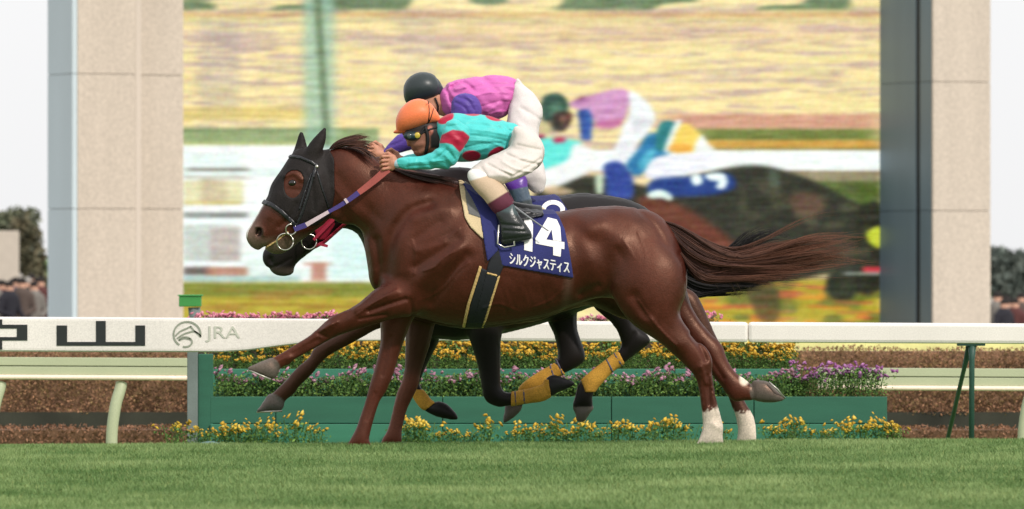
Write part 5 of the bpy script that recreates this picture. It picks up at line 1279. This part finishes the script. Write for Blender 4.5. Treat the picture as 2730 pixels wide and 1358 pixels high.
FS1.add(TS, 0.0, 1.15, 0.03, 1, [([(1210, 420), (1260, 405), (1300, 395)], 5, 0.008), ([(1240, 395), (1285, 384), (1335, 382)], 3.2, -0.009), ([(1290, 320), (1340, 360)], 8, 0.006), ([(1250, 332), (1300, 336), (1372, 352)], 3.2, -0.006), ([(1258, 346), (1310, 352), (1376, 366)], 3.2, 0.006), ([(1250, 362), (1300, 366), (1362, 380)], 3.2, -0.007), ([(1246, 376), (1300, 378), (1345, 396)], 3, 0.006), ([(1232, 318), (1270, 322), (1300, 316)], 3, -0.005), ([(1345, 335), (1366, 360), (1362, 390)], 3.2, -0.007), ([(1330, 330), (1350, 360), (1344, 396)], 3.2, 0.005)], wob=wrinkle(0.012, 13, (0.6, 0.3), (-0.9, 2.2), 3))
FS1.add(AN, (-0.235, -0.20, 350, 450), 0.95, 0.03, 2, [([(1158, 428), (1180, 412), (1192, 400)], 3, -0.009), ([(1195, 402), (1212, 425)], 3.5, -0.009), ([(1182, 430), (1140, 432), (1092, 436)], 3, 0.005), ([(1168, 442), (1120, 443), (1085, 446)], 3, -0.005), ([(1188, 415), (1205, 438)], 3, 0.006), ([(1196, 340), (1226, 336), (1246, 352)], 3, -0.006), ([(1090, 428), (1086, 448)], 3, -0.004), ([(1110, 424), (1106, 448)], 3, 0.004)], wob=wrinkle(0.016, 22, (1, 0.2), (0.3, 1.4), 5)).add(AF, (0.22, 0.16, 350, 430), 0.95, 0.03, 3)
FS1.build()
RB = np.array([(1172, 384), (1178, 362), (1208, 348), (1236, 352), (1258, 370), (1240, 393), (1226, 408), (1207, 388), (1192, 384)], float)
red_band = lambda px, py, y, i: np.where(i == 2, -poly_sd(px, py, RB), -99)
silks = colour_obj('silks', FS1, M_silk, J1, TURQ, [
    (red_band, CRIM, 3), (lambda *a: np.where(a[3] == 1, el(1257, 416, 25, 14, 0)(*a), -99), CRIM, 2.5), (lambda *a: np.where(a[3] == 1, el(1322, 408, 24, 12, -32)(*a), -99), CRIM, 2.5),
    (lambda *a: np.where(a[3] == 1, el(1317, 312, 24, 11, 14)(*a), -99), CRIM, 2.5), (lambda *a: np.where(a[3] == 1, el(1258, 300, 24, 10, 6)(*a), -99), CRIM, 2.5), (lambda *a: np.where(a[3] != 2, el(1188, 315, 24, 15, -28)(*a), -99), CRIM, 2.5)])
# breeches
TH_ = [(1372, 340), (1400, 344), (1428, 362), (1446, 392), (1446, 424), (1434, 446), (1408, 464), (1370, 482), (1335, 493), (1310, 490), (1280, 492), (1258, 486), (1250, 470), (1255, 452), (1282, 432), (1318, 414), (1352, 396), (1368, 375)]
PV = [(1352, 350), (1380, 336), (1408, 346), (1438, 376), (1446, 410), (1420, 440), (1380, 440), (1350, 405)]
FB1 = Field(0.0, 0.006)
FB1.add(PV, 0.0, 1.5, 0.04, 1)
FB1.add(TH_, (-0.14, -0.255, 400, 470), 0.85, 0.05, 2, [([(1300, 440), (1360, 470)], 3.5, -0.012), ([(1340, 432), (1375, 452), (1425, 462)], 3.5, 0.008), ([(1350, 412), (1395, 432), (1436, 440)], 3.2, -0.011), ([(1284, 450), (1296, 468), (1298, 484)], 3.2, -0.012), ([(1380, 388), (1440, 402)], 3.5, -0.008), ([(1370, 470), (1410, 446), (1442, 424)], 3.2, -0.009), ([(1320, 420), (1360, 428), (1400, 424)], 4, 0.006), ([(1330, 452), (1370, 466)], 3, 0.006)], wob=wrinkle(0.008, 20, (0.5, 1.3), (1.2, -0.5), 9))
FB1.add(sx_(TH_, 4, -3, 1.0), (0.14, 0.255, 400, 470), 0.85, 0.05, 3)
FB1.build()
FNK = Field(0.0, 0.006); FNK.add([(1146, 352), (1170, 330), (1190, 322), (1196, 350), (1186, 392), (1160, 400)], 0, 1.25, 0.02, 1, [([(1160, 350), (1180, 395)], 4, -0.006)]); FNK.build(); colour_obj('collar', FNK, M_silk, J1, S(40, 62, 74))
colour_obj('breeches', FB1, M_breech, J1, S(212, 203, 197))
SHN = [(1250, 458), (1248, 476), (1262, 502), (1290, 532), (1322, 572), (1348, 566), (1369, 548), (1348, 505), (1320, 474), (1292, 458), (1268, 452)]
BOOT = [(1322, 566), (1345, 552), (1368, 545), (1376, 562), (1388, 582), (1404, 602), (1417, 624), (1414, 638), (1384, 648), (1350, 655), (1336, 650), (1332, 624), (1330, 596)]
for sgn, nm in ((-1, 'near'), (1, 'far')):
    FL = Field(0.0, 0.006); FL.add(SHN if sgn < 0 else sx_(SHN, 4, -2), (sgn * 0.265, sgn * 0.30, 470, 560), 0.95, 0.02, 1); FL.build()
    colour_obj('legging', FL, M_breech, J1, S(232, 228, 224), [(lambda px, py, y, i: (py - 476) + (px - 1280) * 0.3, S(196, 172, 146), 4), (lambda px, py, y, i: (py - 536) + (px - 1315) * 0.62, S(92, 40, 58), 4)])
    FO = Field(0.0, 0.006); FO.add(BOOT if sgn < 0 else sx_(BOOT, 4, -2), sgn * 0.31, 0.75, 0.02, 1, [([(1340, 600), (1390, 605)], 4, -0.006), ([(1345, 615), (1400, 618)], 3, -0.005), ([(1340, 640), (1412, 630)], 3, -0.006)]); FO.build()
    colour_obj('boot', FO, M_boot, J1, S(34, 38, 38), [(lambda px, py, y, i: np.minimum(566 - py + (px - 1345) * 0.25, 20), S(60, 76, 78), 8)])
# body: head, neck, trunk, limbs and hands in one skin
FACE = [(1070, 340), (1072, 356), (1077, 368), (1084, 377), (1088, 388), (1096, 391), (1098, 397), (1097, 402), (1102, 406), (1106, 413), (1118, 417), (1136, 410), (1152, 394), (1160, 370), (1160, 345), (1150, 318), (1120, 305), (1085, 315)]
SK = S(146, 96, 77)  # skin darkened to hold the face's shade; hands are recoloured lighter
FH = Field(0.0, 0.005)
FH.add(FACE, 0.0, 0.72, 0.02, 1, [([(1078, 366), (1098, 364)], 5, -0.008), ([(1104, 388), (1125, 385)], 8, 0.008), ([(1096, 403), (1110, 402)], 2.5, -0.006), ([(1142, 345), (1150, 352)], 5, 0.010), ([(1120, 408), (1145, 395)], 5, 0.005), ([(1090, 378), (1088, 388)], 5, 0.006)])
FH.add([(1130, 340), (1160, 325), (1200, 325), (1215, 370), (1190, 400), (1150, 405)], 0, 0.8, 0.04, 1)
FH.add(TS, 0, 1.15, 0.03, 1, shrink=0.03).add(AN, (-0.235, -0.20, 350, 450), 0.95, 0.03, 1, shrink=0.014).add(AF, (0.22, 0.16, 350, 430), 0.95, 0.03, 1, shrink=0.014)
FH.add(PV, 0, 1.5, 0.04, 1, shrink=0.035).add(TH_, (-0.14, -0.255, 400, 470), 0.85, 0.05, 1, shrink=0.035).add(sx_(TH_, 4, -3), (0.14, 0.255, 400, 470), 0.85, 0.05, 1, shrink=0.035)
FH.add(SHN, (-0.265, -0.30, 470, 560), 0.95, 0.02, 1, shrink=0.012).add(sx_(SHN, 4, -2), (0.265, 0.30, 470, 560), 0.95, 0.02, 1, shrink=0.012)
def hand(F, s, dx=0, dy=0):
    y = s * 0.20
    F.cap((1064 + dx, 438 + dy, y), (1048 + dx, 436 + dy, y), 0.026, 0.030, 0.015, 1)
    F.cap((1048 + dx, 424 + dy, y), (1044 + dx, 446 + dy, y - s * .005), 0.024, 0.026, 0.015, 1)
    for k in range(4):
        a = (1040 + dx - 2 * k * 0, 418 + dy + 10.5 * k, y + s * 0.012); L = (1.0, 1.1, 1.05, 0.85)[k]
        b = (1022 + dx + (1 - L) * 10, 419 + dy + 11 * k, y + s * 0.022); c = (1017 + dx + (1 - L) * 12, 423 + dy + 11 * k, y - s * 0.004); d = (1026 + dx, 427 + dy + 10.5 * k, y - s * 0.028)
        F.cap(a, b, 0.0105, 0.0095, 0.005, 1); F.cap(b, c, 0.0095, 0.009, 0.004, 1); F.cap(c, d, 0.009, 0.008, 0.004, 1)
    F.cap((1050 + dx, 420 + dy, y - s * .01), (1036 + dx, 410 + dy, y - s * 0.022), 0.013, 0.011, 0.008, 1); F.cap((1036 + dx, 410 + dy, y - s * 0.022), (1024 + dx, 414 + dy, y - s * 0.03), 0.011, 0.009, 0.006, 1)
hand(FH, -1); hand(FH, 1, 6, -12)
FH.build()
colour_obj('body', FH, M_skin, J1, SK, [(lambda px, py, y, i: 6 - np.hypot((px - 1098) * 0.8, (py - 402) * 1.6), S(156, 84, 84), 4), (lambda px, py, y, i: np.minimum(px - 1147, 396 - py) + 0 * px, S(30, 26, 26), 5), (lambda px, py, y, i: np.where(px > 1062, 353 - py, -99), S(34, 26, 25), 6), (lambda px, py, y, i: 9 - np.hypot((px - 1147) * 1.1, (py - 348) * 0.7), S(168, 100, 84), 4), (lambda px, py, y, i: np.where(px < 1070, 10, -10), S(186, 130, 106), 3)])  # hair-dark band across the forehead paints in the shade under the cap
# cap, goggles, strap
CAP = [(1056, 340), (1056, 318), (1066, 294), (1084, 275), (1106, 265), (1130, 266), (1150, 278), (1166, 300), (1174, 321), (1160, 327), (1140, 333), (1115, 343), (1090, 350), (1062, 353)]
M_cap = mat('orange_cap_cover', S(238, 124, 76), rough=0.45, var=0.05, vscale=8, bump=0.08, bscale=40, sheen=0.1)
M_strap = mat('black_strap', S(26, 24, 26), rough=0.6)
M_gog = mat('goggle_lens', S(196, 170, 60), rough=0.08, spec=0.8, var=0.05); M_gogf = mat('goggle_frame', S(34, 52, 58), rough=0.4)
FC = Field(0.0, 0.005); FC.add(CAP, 0.0, 1.45, 0.01, 1, [([(1142, 270), (1144, 300), (1140, 332)], 2.2, -0.004)]); FC.add([(1048, 354), (1060, 346), (1095, 344), (1140, 330), (1142, 334), (1100, 352), (1066, 357)], 0.0, 2.4, 0.006, 2); FC.build()
hel = empty('helmet', (0, 0, 0)); bpy.data.objects.remove(hel)
hm = colour_obj('helmet', FC, M_cap, J1, S(255, 255, 255)); B_cap = bvh_of(hm)
def on_surf(bv, pts, y0, lift):
    out = []
    for a, b in pts:
        h = surf(bv, a, b, y0); out.append((P(a, b, y0)[0], (h.y if h else y0 - 0.1) - lift, P(a, b, y0)[2]))
    return out
tube('cap_tie', on_surf(B_cap, catmull([(1142, 272), (1145, 300), (1142, 331)], False, 4), 0, 0.002), 0.0028, M_strap, hm, 6); tube('cap_tie', on_surf(B_cap, catmull([(1156, 290), (1150, 312), (1142, 331)], False, 4), 0, 0.002), 0.0028, M_strap, hm, 6)
gg = ball('goggles', (P(1099, 363, 0)[0], -0.055, P(1099, 363, 0)[2]), 0.054, M_gogf, J1, (1.05, 0.85, 0.56))
ball('lens', (P(1113, 362, 0)[0], -0.092, P(1113, 362, 0)[2]), 0.019, M_gog, gg, (1.0, 0.5, 1.0)); ball('lens', (P(1092, 364, 0)[0], -0.092, P(1092, 364, 0)[2]), 0.018, mat('goggle_lens_dark', S(60, 70, 66), rough=0.1, spec=0.8), gg, (0.9, 0.6, 1.0))
fb_ = [bvh_of(bpy.data.objects[o.name]) for o in J1.children if o.name.startswith('body')]
def strap(name, pts, y0, r, m, parent, bv, lift=0.002): tube(name, on_surf(bv, catmull(pts, False, 5), y0, lift), r, m, parent, 6)
strap('chin_strap', [(1134, 338), (1140, 362), (1140, 385), (1134, 412)], 0, 0.011, M_strap, J1, fb_); strap('goggle_strap', [(1118, 362), (1132, 352), (1150, 345), (1166, 340)], 0, 0.006, M_strap, gg, fb_)
strap('chin_strap', [(1134, 340), (1126, 350), (1120, 358)], 0, 0.008, M_strap, J1, fb_)
wristb = Field(0.0, 0.005).cap((1062, 438, -0.20), (1055, 437, -0.20), 0.030, 0.030, 0.005, 1).build(); colour_obj('wristband', wristb, M_silk, J1, S(150, 176, 184))

# riding crop
cr = tag(link('riding_crop', mesh('riding_crop', *[x if i == 0 else x for i, x in enumerate(tube_arrays([P(1372, 552, -0.30), P(1410, 580, -0.34), P(1462, 616, -0.36)], [0.008, 0.006, 0.004], 8))]), mat('crop_grey', S(126, 128, 132), rough=0.4)), 'thin grey riding crop beside the jockey boot over the number cloth', 'riding crop')

# --- far jockey, pink and purple silks, black cap
J2 = empty('person', P(1330, 540, 2), 'jockey in pink and purple silks with a black cap on the black horse', 'jockey')
TS2 = [(1172, 248), (1188, 230), (1206, 218), (1228, 211), (1273, 204), (1330, 203), (1374, 210), (1390, 234), (1378, 270), (1345, 310), (1290, 325), (1230, 325), (1185, 305), (1168, 275)]
AN2 = [(1205, 275), (1216, 258), (1240, 251), (1266, 258), (1282, 280), (1282, 310), (1255, 352), (1200, 380), (1140, 392), (1092, 402), (1050, 413), (1022, 410), (1030, 394), (1048, 374), (1070, 358), (1130, 350), (1190, 330), (1203, 305)]
FS2 = Field(2.0, 0.0065)
FS2.add(TS2, 0.0, 1.15, 0.03, 1, [([(1205, 232), (1235, 222), (1262, 240)], 5, -0.020), ([(1192, 245), (1205, 275), (1208, 300)], 5, -0.020), ([(1215, 240), (1240, 234)], 5, 0.012), ([(1200, 225), (1190, 250)], 4, 0.008), ([(1290, 215), (1330, 250), (1345, 300)], 7, -0.008), ([(1300, 300), (1360, 260)], 6, 0.007), ([(1250, 260), (1290, 330)], 6, 0.006), ([(1240, 240), (1300, 228), (1372, 226)], 3.2, -0.006), ([(1262, 258), (1310, 248), (1376, 250)], 3.2, 0.006), ([(1285, 285), (1330, 272), (1368, 274)], 3.2, -0.007), ([(1292, 312), (1325, 300), (1352, 298)], 3.2, 0.006), ([(1372, 216), (1378, 245), (1362, 280)], 3.2, -0.007)], wob=wrinkle(0.014, 15, (0.6, -0.3), (0.9, 2.0), 13))
FS2.add(AN2, (-0.25, -0.20, 260, 400), 0.95, 0.02, 2, [([(1222, 262), (1248, 272), (1264, 296)], 3.2, -0.008), ([(1216, 276), (1240, 290), (1250, 312)], 3.2, -0.007), ([(1240, 256), (1262, 272)], 3.2, 0.006), ([(1040, 390), (1070, 380), (1085, 366)], 3, -0.006)]).add(sx_(AN2, 6, -4), (0.22, 0.18, 260, 400), 0.9, 0.02, 3); FS2.build()
colour_obj('silks', FS2, M_silk, J2, S(206, 104, 176), by_id={2: S(86, 62, 150), 3: S(86, 62, 150)})
BR2 = [(1376, 212), (1398, 230), (1424, 252), (1442, 282), (1446, 312), (1436, 350), (1438, 400), (1452, 450), (1454, 485), (1446, 512), (1425, 515), (1395, 495), (1340, 486), (1300, 470), (1290, 430), (1330, 380), (1350, 330), (1360, 280)]
FB2 = Field(2.0, 0.007); FB2.add(BR2, (-0.06, -0.22, 260, 460), 0.8, 0.04, 1, [([(1390, 290), (1440, 320)], 5, -0.008), ([(1380, 330), (1430, 370)], 6, 0.006)], wob=wrinkle(0.009, 18, (0.5, 1.3), (1.2, -0.5), 19)).add(sx_(BR2, 0, -2), (0.06, 0.22, 260, 460), 0.8, 0.04, 2); FB2.build()
colour_obj('breeches', FB2, M_breech, J2, S(214, 206, 204))
BT2 = [(1345, 480), (1398, 470), (1408, 505), (1418, 540), (1424, 572), (1440, 600), (1400, 612), (1372, 600), (1370, 560), (1362, 520)]
for sgn in (-1, 1):
    FL = Field(2.0, 0.007); FL.add(BT2, sgn * 0.31, 0.9, 0.02, 1); FL.build()
    colour_obj('boot', FL, M_boot, J2, S(72, 88, 104), [(lambda px, py, y, i: 505 - (px - 1375) * 0.2 - py, S(86, 40, 140), 3), (lambda px, py, y, i: py - 538 + (px - 1390) * 0.2, S(42, 52, 54), 5)])
FH2 = Field(2.0, 0.006)
FH2.add([(1085, 262), (1092, 280), (1100, 296), (1108, 310), (1130, 322), (1152, 316), (1170, 295), (1182, 268), (1178, 240), (1130, 215), (1095, 230)], 0.0, 0.72, 0.02, 1, [([(1165, 262), (1172, 278)], 5, 0.012), ([(1140, 290), (1160, 285)], 8, 0.006)])
FH2.add([(1150, 270), (1180, 245), (1215, 250), (1220, 290), (1180, 310)], 0, 0.8, 0.04, 1).add(TS2, 0, 1.15, 0.03, 1, shrink=0.03).add(AN2, (-0.25, -0.20, 260, 400), 0.95, 0.02, 1, shrink=0.014).add(sx_(AN2, 6, -4), (0.22, 0.18, 260, 400), 0.9, 0.02, 1, shrink=0.014)
FH2.add(BR2, (-0.06, -0.22, 260, 460), 0.8, 0.04, 1, shrink=0.035).add(sx_(BR2, 0, -2), (0.06, 0.22, 260, 460), 0.8, 0.04, 1, shrink=0.035)
hand(FH2, -1, -42, -25); hand(FH2, 1, -36, -32)
FH2.build(); o2b = colour_obj('body', FH2, M_skin, J2, S(190, 134, 108))
FC2 = Field(2.0, 0.0055); FC2.add([(1076, 250), (1078, 226), (1092, 206), (1112, 195), (1134, 193), (1156, 200), (1174, 220), (1185, 248), (1172, 258), (1146, 268), (1118, 276), (1085, 276)], 0.0, 1.45, 0.01, 1, [([(1164, 205), (1172, 235), (1166, 262)], 2.2, -0.004)]); FC2.build()
M_capk = mat('black_cap_cover', S(48, 56, 58), rough=0.38, var=0.1, vscale=8, bump=0.05, bscale=40)
colour_obj('helmet', FC2, M_capk, J2, S(255, 255, 255))
strap('chin_strap', [(1160, 262), (1168, 285), (1166, 300)], 2.0, 0.006, M_strap, J2, [bvh_of(o2b)])
ball('goggles', (P(1112, 290, 2)[0], 1.945, P(1112, 290, 2)[2]), 0.05, M_gogf, J2, (1.0, 0.75, 0.55))
